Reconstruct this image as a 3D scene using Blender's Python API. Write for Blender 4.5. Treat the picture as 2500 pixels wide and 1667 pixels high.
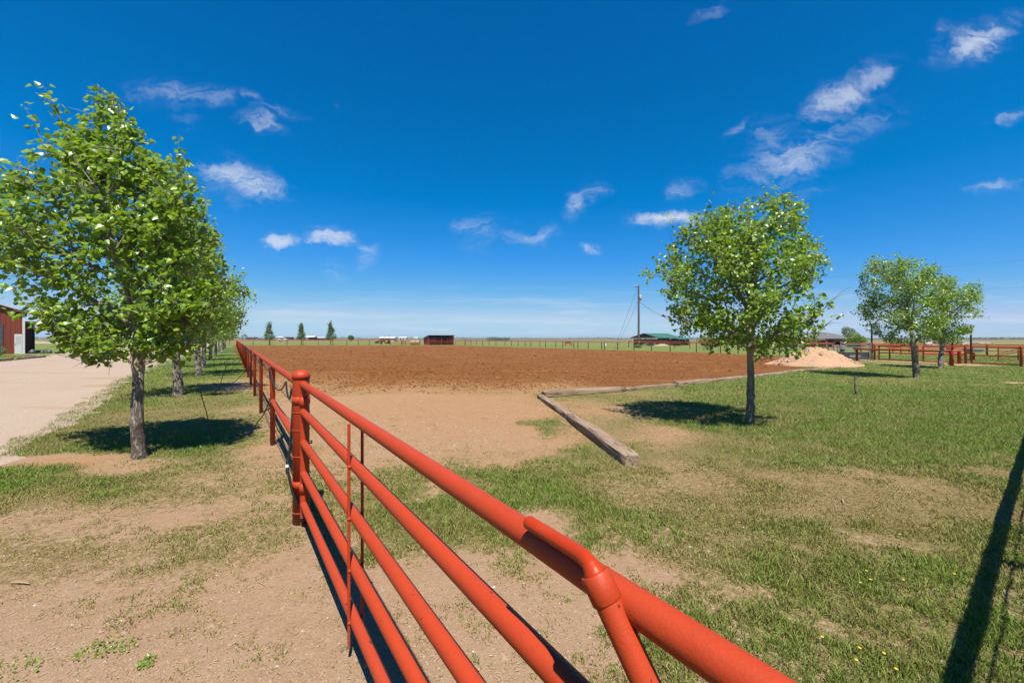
import bpy, math, random
import numpy as np
from mathutils import Vector, Matrix, Euler

for o in list(bpy.data.objects):
    bpy.data.objects.remove(o, do_unlink=True)
SC = bpy.context.scene
C = SC.collection

# ------------------------------------------------------------------ camera
H = 1.70            # eye height
F = 1000.0          # focal length in pixels of the 2500 px wide photograph
CX, HY = 1250.0, 825.0
cam = bpy.data.cameras.new('camera')
cam.sensor_width = 36.0
cam.lens = 36.0 * F / 2500.0
cam.shift_y = -8.5 / 2500.0
cam.clip_start = 0.05
cam.clip_end = 30000
camo = bpy.data.objects.new('camera', cam)
camo.location = (0, 0, H)
camo.rotation_euler = (math.radians(90), 0, 0)
C.objects.link(camo)
SC.camera = camo

# ------------------------------------------------------------------ sun, sky
SHX, SHY = -0.14, 0.53                       # ground shadow of a 1 m stick
sun_dir = Vector((-SHX, -SHY, 1.0)).normalized()
elev = math.asin(sun_dir.z)
az = math.atan2(sun_dir.x, sun_dir.y)
sl = bpy.data.lights.new('sun', 'SUN')
sl.energy = 5.0
sl.angle = math.radians(0.53)
sl.color = (1.0, 0.94, 0.83)
so = bpy.data.objects.new('sun', sl)
so.rotation_euler = (-sun_dir).to_track_quat('-Z', 'Y').to_euler()
so.location = (0, -10, 30)
C.objects.link(so)

W = bpy.data.worlds.new('World')
SC.world = W
W.use_nodes = True
wt = W.node_tree
wt.nodes.clear()
wn, wl = wt.nodes, wt.links


def wnode(t, **kw):
    n = wn.new(t)
    for k, v in kw.items():
        setattr(n, k, v)
    return n


def wmath(op, a, b=None, c=None, clamp=False):
    n = wnode('ShaderNodeMath', operation=op, use_clamp=clamp)
    for i, v in enumerate((a, b, c)):
        if v is None:
            continue
        if isinstance(v, (int, float)):
            n.inputs[i].default_value = v
        else:
            wl.new(v, n.inputs[i])
    return n.outputs[0]


sky = wnode('ShaderNodeTexSky', sky_type='NISHITA', sun_disc=False)
sky.sun_elevation = elev
sky.sun_rotation = az
sky.altitude = 1200
sky.air_density = 1.0
sky.dust_density = 0.35
sky.ozone_density = 4.0
sepc = wnode('ShaderNodeSeparateColor')
wl.new(sky.outputs[0], sepc.inputs[0])
hs = wnode('ShaderNodeCombineColor')           # deep polarised blue: one curve per channel
for i_, (g_, a_, o_, m_) in enumerate(((2.0, 2.5, .03, .44), (.975, 1.06, 0, .66), (.85, 1.52, 0, .845))):
    v_ = wmath('MULTIPLY', wmath('POWER', wmath('MULTIPLY', sepc.outputs[i_], .085), g_), a_)
    v_ = wmath('MINIMUM', wmath('MAXIMUM', wmath('SUBTRACT', v_, o_), 0.0), m_)
    wl.new(wmath('DIVIDE', v_, .0979), hs.inputs[i_])     # strength 0.05 x 2^0.97

tc = wnode('ShaderNodeTexCoord')
sep = wnode('ShaderNodeSeparateXYZ')
wl.new(tc.outputs['Generated'], sep.inputs[0])
yy = wmath('MAXIMUM', sep.outputs[1], 0.03)
uu = wmath('DIVIDE', sep.outputs[0], yy)
vv = wmath('DIVIDE', sep.outputs[2], yy)
comb = wnode('ShaderNodeCombineXYZ')
wl.new(uu, comb.inputs[0])
wl.new(vv, comb.inputs[1])


def wnoise(vec, scale, detail=6, rough=0.55, dist=0.0):
    n = wnode('ShaderNodeTexNoise')
    n.inputs['Scale'].default_value = scale
    n.inputs['Detail'].default_value = detail
    n.inputs['Roughness'].default_value = rough
    n.inputs['Distortion'].default_value = dist
    wl.new(vec, n.inputs['Vector'])
    return n


def wmap(vec, loc=(0, 0, 0), rot=0.0, scale=(1, 1, 1), kind='POINT'):
    m = wnode('ShaderNodeMapping', vector_type=kind)
    m.inputs['Location'].default_value = loc
    m.inputs['Rotation'].default_value = (0, 0, rot)
    m.inputs['Scale'].default_value = scale
    wl.new(vec, m.inputs['Vector'])
    return m.outputs[0]


warp = wnoise(comb.outputs[0], 9.0, 5, 0.6)
wsub = wnode('ShaderNodeVectorMath', operation='SUBTRACT')
wl.new(warp.outputs['Color'], wsub.inputs[0])
wsub.inputs[1].default_value = (0.5, 0.5, 0.5)
wsc = wnode('ShaderNodeVectorMath', operation='MULTIPLY')
wl.new(wsub.outputs[0], wsc.inputs[0])
wsc.inputs[1].default_value = (0.16, 0.07, 0)
wadd = wnode('ShaderNodeVectorMath', operation='ADD')
wl.new(comb.outputs[0], wadd.inputs[0])
wl.new(wsc.outputs[0], wadd.inputs[1])
warp2 = wnoise(comb.outputs[0], 30.0, 4, 0.6)
ws2 = wnode('ShaderNodeVectorMath', operation='MULTIPLY_ADD')
wl.new(warp2.outputs['Color'], ws2.inputs[0])
ws2.inputs[1].default_value = (0.05, 0.035, 0)
ws2.inputs[2].default_value = (-0.025, -0.0175, 0)
wad2 = wnode('ShaderNodeVectorMath', operation='ADD')
wl.new(wadd.outputs[0], wad2.inputs[0])
wl.new(ws2.outputs[0], wad2.inputs[1])
wuv = wad2.outputs[0]
# clouds: direction (px in the photograph), half sizes, tilt, strength
CL = [(430, 232, 105, 32, 8, .62), (530, 240, 40, 20, 30, .5), (597, 236, 34, 11, 10, .45), (448, 296, 46, 20, 15, .4),
      (680, 274, 70, 17, 17, .55), (640, 298, 62, 22, 15, .7), (590, 437, 112, 36, 12, .95), (548, 425, 60, 40, 0, .6), (577, 496, 36, 14, 5, .4),
      (673, 582, 46, 22, -5, .9), (812, 578, 76, 23, 4, .9), (893, 612, 42, 38, 60, .55), (805, 662, 46, 24, 15, .5),
      (1165, 548, 60, 30, 5, .55), (1165, 595, 30, 40, 60, .35), (1300, 572, 85, 26, -6, .7), (1422, 487, 58, 22, -38, .75), (1440, 470, 20, 30, 0, .5),
      (1438, 602, 30, 11, 2, .85), (1625, 535, 96, 21, -4, 1.0), (1675, 460, 42, 22, -8, .65), (1925, 395, 150, 50, -22, .82),
      (1890, 360, 70, 60, -30, .6), (2010, 345, 90, 30, -30, .6), (2040, 245, 100, 36, -27, .9), (2130, 195, 70, 28, -38, .75), (2160, 160, 40, 22, 10, .5),
      (2090, 300, 130, 40, -22, .42), (2385, 108, 85, 42, -25, .9), (2450, 60, 70, 18, -25, .5), (2300, 78, 50, 18, -12, .42), (2285, 125, 40, 20, -30, .4),
      (1735, 35, 52, 16, -30, .5), (1805, 306, 52, 15, -32, .6), (2450, 298, 58, 14, -18, .6), (2445, 455, 90, 14, -9, .62), (1935, 486, 85, 20, -16, .38), (828, 264, 12, 9, 0, .5)]
tot = None
for (px, py, sx, sy, a, s) in CL:
    s = s * (.80 if s < .85 else .95)
    m = wmap(wuv, ((px - CX) / F, (HY - py) / F, 0), math.radians(-a), (sx * 1.6 / F, sy * 1.75 / F, 1), 'TEXTURE')
    ln = wnode('ShaderNodeVectorMath', operation='LENGTH')
    wl.new(m, ln.inputs[0])
    mr = wnode('ShaderNodeMapRange', interpolation_type='SMOOTHSTEP')
    mr.inputs['From Min'].default_value = 0.0
    mr.inputs['From Max'].default_value = 1.0
    mr.inputs['To Min'].default_value = s
    mr.inputs['To Max'].default_value = 0.0
    wl.new(ln.outputs['Value'], mr.inputs['Value'])
    tot = mr.outputs[0] if tot is None else wmath('MAXIMUM', tot, mr.outputs[0])
wisp = wnoise(wmap(wuv, rot=math.radians(-24), scale=(9, 34, 1)), 1.0, 9, 0.68, 0.9)
d0 = wmath('SUBTRACT', 1.0, wisp.outputs['Fac'])
stk = wnode('ShaderNodeMapRange', interpolation_type='SMOOTHSTEP')
stk.inputs['From Min'].default_value = 0.46
stk.inputs['From Max'].default_value = 0.86
wl.new(wmath('ADD', wisp.outputs['Fac'], wmath('MULTIPLY', tot, 0.30)), stk.inputs['Value'])
dens = wmath('MULTIPLY', wmath('MULTIPLY', wmath('POWER', tot, 1.15), stk.outputs[0]), 1.0, clamp=True)
# thin streaks close to the horizon
low = wnoise(wmap(comb.outputs[0], loc=(3.1, 0.4, 0), scale=(3.2, 46, 1)), 1.0, 7, 0.6, 0.4)
lowm = wnode('ShaderNodeMapRange', interpolation_type='SMOOTHSTEP')
lowm.inputs['From Min'].default_value = 0.47
lowm.inputs['From Max'].default_value = 0.72
wl.new(low.outputs['Fac'], lowm.inputs['Value'])
fade = wnode('ShaderNodeMapRange', interpolation_type='SMOOTHSTEP')
fade.inputs['From Min'].default_value = 0.03
fade.inputs['From Max'].default_value = 0.16
fade.inputs['To Min'].default_value = 0.55
fade.inputs['To Max'].default_value = 0.0
wl.new(vv, fade.inputs['Value'])
dens2 = wmath('MAXIMUM', dens, wmath('MULTIPLY', lowm.outputs[0], fade.outputs[0]))
front = wmath('GREATER_THAN', sep.outputs[1], 0.05)
dens3 = wmath('MULTIPLY', wmath('MULTIPLY', dens2, front), 0.92)
mixc = wnode('ShaderNodeMix', data_type='RGBA')
wl.new(dens3, mixc.inputs['Factor'])
wl.new(hs.outputs[0], mixc.inputs['A'])
mixc.inputs['B'].default_value = (7.2, 7.9, 9.1, 1)
bg = wnode('ShaderNodeBackground')
bg.inputs['Strength'].default_value = 0.05
wl.new(mixc.outputs['Result'], bg.inputs['Color'])
wo = wnode('ShaderNodeOutputWorld')
wl.new(bg.outputs[0], wo.inputs[0])

SC.render.engine = 'CYCLES'
vs = SC.view_settings
vs.view_transform = 'Standard'
vs.look = 'None'
vs.exposure = 0.97
vs.gamma = 1.0
vs.use_curve_mapping = False
SC.cycles.max_bounces = 4
SC.cycles.diffuse_bounces = 2
SC.cycles.glossy_bounces = 2
SC.cycles.transmission_bounces = 2
SC.cycles.transparent_max_bounces = 8

# ------------------------------------------------------------------ numpy noise


def _hash(ix, iy, seed):
    n = (ix.astype(np.int64) * 374761393 + iy.astype(np.int64) * 668265263 + seed * 982451653) & 0x7fffffff
    n = ((n ^ (n >> 13)) * 1274126177) & 0x7fffffff
    n = n ^ (n >> 16)
    return (n & 0xffff) / 65535.0


def vnoise(x, y, seed=0):
    x = np.asarray(x, float)
    y = np.asarray(y, float)
    ix, iy = np.floor(x), np.floor(y)
    fx, fy = x - ix, y - iy
    fx = fx * fx * (3 - 2 * fx)
    fy = fy * fy * (3 - 2 * fy)
    a = _hash(ix, iy, seed)
    b = _hash(ix + 1, iy, seed)
    c = _hash(ix, iy + 1, seed)
    d = _hash(ix + 1, iy + 1, seed)
    return (a * (1 - fx) + b * fx) * (1 - fy) + (c * (1 - fx) + d * fx) * fy


def fbm(x, y, seed=0, oct=4, gain=0.5):
    s, a, t = 0.0, 1.0, 0.0
    for i in range(oct):
        s = s + a * vnoise(x * 2 ** i + 17.3 * i, y * 2 ** i - 9.1 * i, seed + i)
        t += a
        a *= gain
    return s / t


def sstep(a, b, x):
    t = np.clip((x - a) / (b - a), 0, 1)
    return t * t * (3 - 2 * t)


# ------------------------------------------------------------------ terrain
def zg(x, y):
    x = np.asarray(x, float)
    y = np.asarray(y, float)
    s = (x + 11.4) * 0.813 + (y - 100) * 0.582
    return -0.95 * sstep(4, 62, s) * sstep(10, 60, y)


def gp(px, py, z=0.0):
    Y = F * (H - z) / (py - HY)
    return Vector(((px - CX) * Y / F, Y, z))


def at(px, py, Y):
    return Vector(((px - CX) * Y / F, Y, H - (py - HY) * Y / F))


# ------------------------------------------------------------------ materials
def newmat(name):
    m = bpy.data.materials.new(name)
    m.use_nodes = True
    nt = m.node_tree
    nt.nodes.clear()
    return m, nt


ALB = 0.755


class NT:
    def __init__(s, nt):
        s.nt = nt

    def n(s, t, ins=None, **kw):
        n = s.nt.nodes.new(t)
        for k, v in kw.items():
            setattr(n, k, v)
        for k, v in (ins or {}).items():
            s.set(n, k, v)
        return n

    def set(s, n, k, v):
        if isinstance(v, bpy.types.NodeSocket):
            s.nt.links.new(v, n.inputs[k])
        else:
            n.inputs[k].default_value = v

    def math(s, op, a, b=None, clamp=False):
        n = s.n('ShaderNodeMath', operation=op, use_clamp=clamp)
        s.set(n, 0, a)
        if b is not None:
            s.set(n, 1, b)
        return n.outputs[0]

    def noise(s, vec, scale, detail=4, rough=0.55, out='Fac', dist=0.0):
        n = s.n('ShaderNodeTexNoise', {'Vector': vec, 'Scale': scale, 'Detail': detail, 'Roughness': rough, 'Distortion': dist})
        return n.outputs[out]

    def mix(s, f, a, b, blend='MIX'):
        n = s.n('ShaderNodeMix', data_type='RGBA', blend_type=blend)
        s.set(n, 'Factor', f)
        for k, v in (('A', a), ('B', b)):
            if isinstance(v, tuple):
                v = (v[0], v[1], v[2], 1)
            s.set(n, k, v)
        return n.outputs['Result']

    def rng(s, v, a, b, c=0.0, d=1.0, smooth=True):
        n = s.n('ShaderNodeMapRange', {'Value': v, 'From Min': a, 'From Max': b, 'To Min': c, 'To Max': d})
        if smooth:
            n.interpolation_type = 'SMOOTHSTEP'
        return n.outputs[0]

    def attr(s, name):
        return s.n('ShaderNodeAttribute', attribute_name=name).outputs['Fac']

    def pos(s, obj=False):
        if obj:
            return s.n('ShaderNodeTexCoord').outputs['Object']
        return s.n('ShaderNodeNewGeometry').outputs['Position']

    def bump(s, h, strength=0.5, dist=0.02):
        return s.n('ShaderNodeBump', {'Height': h, 'Strength': strength, 'Distance': dist}).outputs[0]

    def mapping(s, vec, scale=(1, 1, 1), rot=(0, 0, 0)):
        return s.n('ShaderNodeMapping', {'Vector': vec, 'Scale': scale, 'Rotation': rot}).outputs[0]

    def principled(s, col, rough=0.6, metallic=0.0, normal=None, spec=0.5):
        n = s.n('ShaderNodeBsdfPrincipled', {'Roughness': rough, 'Metallic': metallic})
        col = s.mix(1.0, col, (ALB, ALB, ALB), 'MULTIPLY')
        s.set(n, 'Base Color', col)
        n.inputs['Specular IOR Level'].default_value = spec
        if normal is not None:
            s.set(n, 'Normal', normal)
        return n.outputs[0]

    def out(s, sh):
        o = s.n('ShaderNodeOutputMaterial')
        s.nt.links.new(sh, o.inputs['Surface'])


def mulc(t, col):
    return t.mix(1.0, col, (ALB, ALB, ALB), 'MULTIPLY')


def mul(c, k):
    return tuple(min(1, v * k) for v in c)


def pm(name, base, rough=0.6, var=0.15, scale=6.0, bump=0.0, bscale=60.0, metallic=0.0, spec=0.4, dirt=None, dirtamt=0.5):
    m, nt = newmat(name)
    t = NT(nt)
    p = t.pos(False)
    base = mul(base, 0.74)
    col = t.mix(t.noise(p, scale, 5), mul(base, 1 - var), mul(base, 1 + var))
    if dirt:
        f = t.rng(t.noise(p, scale * 2.3, 8, 0.65), 1 - dirtamt, 1 - dirtamt + 0.12)
        col = t.mix(f, col, dirt)
    nrm = t.bump(t.noise(p, bscale, 4), bump, 0.01) if bump else None
    t.out(t.principled(col, rough, metallic, nrm, spec))
    return m


M = {}


def red_paint(name, base, chips=0.70, rough=0.5):
    m, nt = newmat(name)
    t = NT(nt)
    p = t.pos()
    big = t.noise(p, 1.7, 4)
    fine = t.noise(p, 38, 5, 0.6)
    col = t.mix(big, mul(base, 0.86), mul(base, 1.1))
    col = t.mix(t.math('MULTIPLY', t.rng(fine, 0.45, 0.75), 0.35), col, mul(base, 0.8))
    dust = t.rng(t.noise(p, 9, 6, 0.7), 0.55, 0.8)
    col = t.mix(t.math('MULTIPLY', dust, 0.12), col, (0.42, 0.2, 0.12))
    chip = t.rng(t.noise(p, 21, 7, 0.72), chips, chips + 0.03)
    col = t.mix(chip, col, (0.05, 0.022, 0.018))
    z = t.n('ShaderNodeSeparateXYZ', {0: p}).outputs[2]
    low = t.math('MULTIPLY', t.rng(z, 0.02, 0.28, 1, 0), t.rng(fine, 0.3, 0.6))
    col = t.mix(t.math('MULTIPLY', low, 0.75), col, (0.22, 0.10, 0.075))
    nrm = t.bump(t.math('ADD', t.noise(p, 160, 3), t.math('MULTIPLY', t.noise(p, 22, 3), 1.5)), 0.2, 0.004)
    t.out(t.principled(col, rough, 0, nrm, 0.28))
    return m


M['red'] = red_paint('red_paint', (0.435, 0.047, 0.011), 0.64, 0.52)
M['red_fresh'] = red_paint('red_paint_bright', (0.44, 0.036, 0.005), 0.63, 0.36)
M['rust'] = pm('rusty_pipe', (0.42, 0.125, 0.045), 0.8, 0.35, 3.0)
M['rod2'] = pm('dark_rusty_pipe', (0.27, 0.085, 0.035), 0.8, 0.3, 2.0)
M['redfar'] = pm('red_rail', (0.42, 0.055, 0.03), 0.6, 0.2, 2.0)
M['rod'] = pm('rusty_rebar', (0.16, 0.055, 0.035), 0.8, 0.3, 20)
M['black_rubber'] = pm('black_rubber', (0.018, 0.019, 0.022), 0.33, 0.3, 20, spec=0.5)
M['white_tape'] = pm('white_tape', (0.75, 0.75, 0.74), 0.5, 0.1, 30)
M['wire'] = pm('weathered_wire', (0.30, 0.19, 0.13), 0.5, 0.3, 12, metallic=0.3)
M['galv'] = pm('galvanised_steel', (0.46, 0.48, 0.50), 0.45, 0.2, 5, metallic=0.6)
M['greysheet'] = pm('grey_sheet_metal', (0.10, 0.105, 0.115), 0.5, 0.25, 3, metallic=0.2)
M['paperwhite'] = pm('white_paint', (0.78, 0.78, 0.77), 0.5, 0.06, 3)
M['darkpole'] = pm('dark_pipe', (0.075, 0.035, 0.03), 0.6, 0.3, 6)
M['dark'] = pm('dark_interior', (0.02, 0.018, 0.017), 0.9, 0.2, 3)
M['glass'] = pm('window_glass', (0.02, 0.025, 0.03), 0.08, 0.1, 3, spec=0.6)
M['tyre'] = pm('tyre_rubber', (0.025, 0.024, 0.023), 0.85, 0.25, 8)
M['yellow'] = pm('yellow_paint', (0.55, 0.33, 0.04), 0.5, 0.2, 4)
M['green_paint'] = pm('green_paint', (0.03, 0.10, 0.03), 0.5, 0.2, 4)
M['brownbody'] = pm('brown_machine_paint', (0.12, 0.05, 0.025), 0.6, 0.35, 3)
M['hay'] = pm('hay', (0.50, 0.40, 0.23), 0.95, 0.3, 7, 0.5, 40)
M['concrete'] = pm('concrete', (0.48, 0.42, 0.36), 0.9, 0.12, 3, 0.2, 30)
M['brick'] = pm('brown_brick', (0.30, 0.135, 0.085), 0.85, 0.2, 5)
M['shingle'] = pm('grey_shingle', (0.17, 0.16, 0.175), 0.85, 0.2, 2, 0.3, 12)
M['post_stone'] = pm('pale_column', (0.45, 0.30, 0.2), 0.8, 0.15, 4)
M['wood_pole'] = pm('weathered_pole', (0.16, 0.105, 0.085), 0.85, 0.3, 4, 0.3, 30)
M['rock'] = pm('pale_pebble', (0.62, 0.55, 0.47), 0.8, 0.2, 25)
M['straw'] = pm('straw_bits', (0.50, 0.37, 0.19), 0.85, 0.4, 15)
M['dandelion'] = pm('yellow_petals', (0.8, 0.6, 0.02), 0.6, 0.1, 80)
M['whitegrey'] = pm('weathered_white', (0.62, 0.62, 0.62), 0.6, 0.12, 1)


def corrugated(name, base, pitch=0.2, axis=0, rough=0.45):
    m, nt = newmat(name)
    t = NT(nt)
    p = t.pos()
    col = t.mix(t.noise(p, 0.8, 5), mul(base, 0.82), mul(base, 1.12))
    t.out(t.principled(col, rough, 0.0, None, 0.4))
    return m


M['red_metal'] = corrugated('red_siding', (0.20, 0.040, 0.020))
M['shed_red'] = corrugated('bright_red_siding', (0.36, 0.036, 0.02))
M['green_roof'] = corrugated('green_roof_sheet', (0.05, 0.15, 0.10))
M['green_wall'] = corrugated('dark_green_siding', (0.022, 0.075, 0.065))
M['barn_wood'] = pm('brown_red_boards', (0.16, 0.05, 0.035), 0.8, 0.3, 2)


def leaf_mat(name, dark, light, back):
    m, nt = newmat(name)
    t = NT(nt)
    r = t.attr('rnd')
    col = t.mix(r, dark, light)
    geo = t.n('ShaderNodeNewGeometry')
    col2 = t.mix(geo.outputs['Backfacing'], col, back)
    fine = t.noise(geo.outputs['Position'], 60, 2)
    col2 = t.mix(t.math('MULTIPLY', fine, 0.3), col2, mul(dark, 0.7))
    pr = t.principled(col2, 0.34, 0, None, 0.5)
    tr = t.n('ShaderNodeBsdfTranslucent', {'Color': t.mix(0.6, mulc(t, col), (0.40, 0.56, 0.014))})
    ms = t.n('ShaderNodeMixShader', {0: 0.40})
    nt.links.new(pr, ms.inputs[1])
    nt.links.new(tr.outputs[0], ms.inputs[2])
    t.out(ms.outputs[0])
    return m


M['leaf'] = leaf_mat('cottonwood_leaf', (0.105, 0.225, 0.014), (0.32, 0.49, 0.034), (0.40, 0.52, 0.20))
M['leaf_far'] = leaf_mat('cottonwood_leaf_far', (0.045, 0.105, 0.018), (0.10, 0.18, 0.03), (0.13, 0.19, 0.07))
M['leaf_lime'] = leaf_mat('lime_shrub_leaf', (0.09, 0.17, 0.015), (0.19, 0.29, 0.03), (0.16, 0.24, 0.05))
M['leaf_grey'] = leaf_mat('grey_green_leaf', (0.10, 0.13, 0.075), (0.19, 0.22, 0.13), (0.2, 0.22, 0.15))
M['leaf_dark'] = leaf_mat('dark_far_foliage', (0.022, 0.045, 0.015), (0.05, 0.085, 0.03), (0.05, 0.08, 0.03))
M['leaf_yellow'] = leaf_mat('yellow_green_leaf', (0.17, 0.19, 0.02), (0.28, 0.28, 0.03), (0.2, 0.2, 0.05))


def bark_mat():
    m, nt = newmat('cottonwood_bark')
    t = NT(nt)
    p = t.pos()
    q = t.mapping(p, (1, 1, 0.28))
    a = t.noise(q, 16, 6, 0.65)
    b = t.noise(p, 3.2, 4)
    furrow = t.rng(t.noise(q, 34, 5, 0.6, dist=0.8), 0.40, 0.60)
    z = t.n('ShaderNodeSeparateXYZ', {0: p}).outputs[2]
    zz = t.math('ADD', z, t.math('MULTIPLY', t.math('SUBTRACT', b, 0.5), 0.9))
    smooth = t.rng(zz, 0.75, 1.35)
    col = t.mix(a, (0.22, 0.175, 0.14), (0.60, 0.51, 0.42))
    col = t.mix(t.math('MULTIPLY', smooth, 0.6), col, (0.58, 0.48, 0.34))
    col = t.mix(t.rng(b, 0.5, 0.66), col, mul((0.2, 0.15, 0.12), 0.7))
    fd = t.math('MULTIPLY', t.math('SUBTRACT', 1.0, furrow), t.math('SUBTRACT', 1.0, t.math('MULTIPLY', smooth, 0.75)))
    col = t.mix(t.math('MULTIPLY', fd, 0.8), col, (0.07, 0.052, 0.04))
    nrm = t.bump(t.math('ADD', furrow, a), 0.9, 0.02)
    t.out(t.principled(col, 0.85, 0, nrm, 0.25))
    return m


M['bark'] = bark_mat()
M['twig'] = pm('pale_twig', (0.30, 0.25, 0.17), 0.75, 0.3, 9)


def tie_mat():
    m, nt = newmat('weathered_timber')
    t = NT(nt)
    p = t.pos(True)
    q = t.mapping(p, (1.1, 26, 26))
    g = t.noise(q, 1.6, 7, 0.65, dist=0.5)
    b = t.noise(p, 3.5, 5, 0.6)
    col = t.mix(g, (0.09, 0.060, 0.042), (0.52, 0.375, 0.26))
    col = t.mix(t.math('MULTIPLY', t.rng(b, 0.5, 0.7), 0.7), col, (0.27, 0.165, 0.1))
    crack = t.rng(t.noise(t.mapping(p, (0.6, 16, 16)), 2.1, 4, 0.5), 0.60, 0.64)
    col = t.mix(t.math('MULTIPLY', crack, 0.85), col, (0.035, 0.027, 0.022))
    nrm = t.bump(t.math('SUBTRACT', g, t.math('MULTIPLY', crack, 1.2)), 0.9, 0.02)
    t.out(t.principled(col, 0.9, 0, nrm, 0.2))
    return m


M['tie'] = tie_mat()


def ground_mat():
    m, nt = newmat('yard_ground')
    t = NT(nt)
    p = t.pos()
    cov, lush, soil, field = t.attr('cov'), t.attr('lush'), t.attr('soil'), t.attr('field')
    n1 = t.noise(p, 2.6, 6, 0.6)
    n2 = t.noise(p, 17, 6, 0.65)
    n3 = t.noise(p, 75, 4, 0.6)
    n4 = t.noise(p, 240, 3, 0.6)
    near = t.attr('near')
    nb = t.noise(p, 0.35, 5, 0.55)
    dirt = t.mix(soil, (0.360, 0.244, 0.161), (0.368, 0.200, 0.087))
    dirt = t.mix(t.math('MULTIPLY', t.rng(n1, 0.35, 0.7), 0.45), dirt, (0.290, 0.170, 0.098))
    dirt = t.mix(t.math('MULTIPLY', t.rng(n2, 0.45, 0.75), 0.4), dirt, (0.466, 0.320, 0.203))
    dirt = t.mix(t.math('MULTIPLY', t.rng(n3, 0.58, 0.72), 0.5), dirt, (0.176, 0.108, 0.066))
    dirt = t.mix(t.math('MULTIPLY', t.rng(n4, 0.52, 0.66), 0.55), dirt, (0.17, 0.115, 0.075))
    dirt = t.mix(t.math('MULTIPLY', t.rng(n4, 0.46, 0.34), 0.35), dirt, (0.50, 0.38, 0.27))
    green = t.mix(n2, (0.062, 0.135, 0.02), (0.135, 0.235, 0.035))
    dry = t.mix(n2, (0.200, 0.145, 0.060), (0.360, 0.260, 0.115))
    lu = t.math('ADD', lush, t.math('MULTIPLY', t.math('SUBTRACT', n1, 0.5), 0.7), True)
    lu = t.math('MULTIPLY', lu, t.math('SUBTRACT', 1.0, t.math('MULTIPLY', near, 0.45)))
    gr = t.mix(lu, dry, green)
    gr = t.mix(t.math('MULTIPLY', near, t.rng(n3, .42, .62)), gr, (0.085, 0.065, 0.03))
    gr = t.mix(t.math('MULTIPLY', t.rng(n3, 0.5, 0.7), 0.5), gr, (0.06, 0.075, 0.022))
    k = t.math('ADD', t.math('MULTIPLY', n2, 0.65), t.math('MULTIPLY', n3, 0.35))
    f = t.rng(t.math('SUBTRACT', cov, t.math('SUBTRACT', t.math('MULTIPLY', k, 2.0), 0.5)), -0.14, 0.16)
    col = t.mix(f, dirt, gr)
    farc = t.mix(t.rng(t.noise(t.mapping(p, (0.004, 0.018, 1)), 1.0, 5), 0.4, 0.6), (0.235, 0.185, 0.085), (0.20, 0.135, 0.075))
    farc = t.mix(t.rng(t.noise(t.mapping(p, (0.0016, 0.006, 1), (0, 0, 0.1)), 1.0, 4), 0.52, 0.6), farc, (0.10, 0.125, 0.045))
    col = t.mix(field, col, farc)
    hgt = t.math('ADD', t.math('ADD', t.math('MULTIPLY', n2, 0.8), t.math('MULTIPLY', n4, .25)), t.math('ADD', t.math('MULTIPLY', n3, 0.35), t.math('MULTIPLY', f, 0.3)))
    nrm = t.bump(hgt, 0.8, 0.03)
    t.out(t.principled(col, 0.95, 0, nrm, 0.15))
    return m


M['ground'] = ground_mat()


def arena_mat():
    m, nt = newmat('tilled_soil')
    t = NT(nt)
    p = t.pos()
    n0 = t.noise(p, 0.22, 5, 0.55)
    n1 = t.noise(p, 1.4, 6, 0.6)
    n2 = t.noise(p, 9, 7, 0.65)
    n3 = t.noise(p, 34, 4, 0.6)
    col = t.mix(n1, (0.164, 0.060, 0.015), (0.227, 0.092, 0.025))
    col = t.mix(t.rng(n0, 0.4, 0.65), col, (0.209, 0.088, 0.030))
    col = t.mix(t.math('MULTIPLY', t.rng(n2, 0.55, 0.75), 0.6), col, (0.104, 0.035, 0.009))
    col = t.mix(t.math('MULTIPLY', t.rng(n3, 0.55, 0.75), 0.5), col, (0.278, 0.136, 0.044))
    har = t.noise(t.mapping(p, (.16, 1.5, 1), (0, 0, .03)), 1.0, 4, .55)
    col = t.mix(t.math('MULTIPLY', t.rng(har, .5, .72), .55), col, (0.310, 0.155, 0.070))
    col = t.mix(t.math('MULTIPLY', t.rng(har, .5, .3), .45), col, (0.141, 0.055, 0.018))
    edge = t.attr('edge')
    ef = t.math('MULTIPLY', t.math('POWER', edge, .8), t.rng(n2, 0.05, 0.45))
    col = t.mix(ef, col, t.mix(n1, (0.310, 0.180, 0.080), (0.385, 0.235, 0.115)))
    hgt = t.math('ADD', t.math('MULTIPLY', n1, 0.7), t.math('ADD', n2, t.math('MULTIPLY', n3, 0.4)))
    t.out(t.principled(col, 0.95, 0, t.bump(hgt, 1.0, 0.07), 0.1))
    return m


M['arena'] = arena_mat()


def clod_mat():
    m, nt = newmat('soil_clod')
    t = NT(nt)
    r = t.attr('rnd')
    col = t.mix(r, (0.120, 0.042, 0.010), (0.269, 0.119, 0.036))
    t.out(t.principled(col, 0.95, 0, None, 0.1))
    return m


M['clod'] = clod_mat()
M['crumb'] = pm('soil_crumb', (0.42, 0.285, 0.19), 0.95, 0.3, 60)


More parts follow.
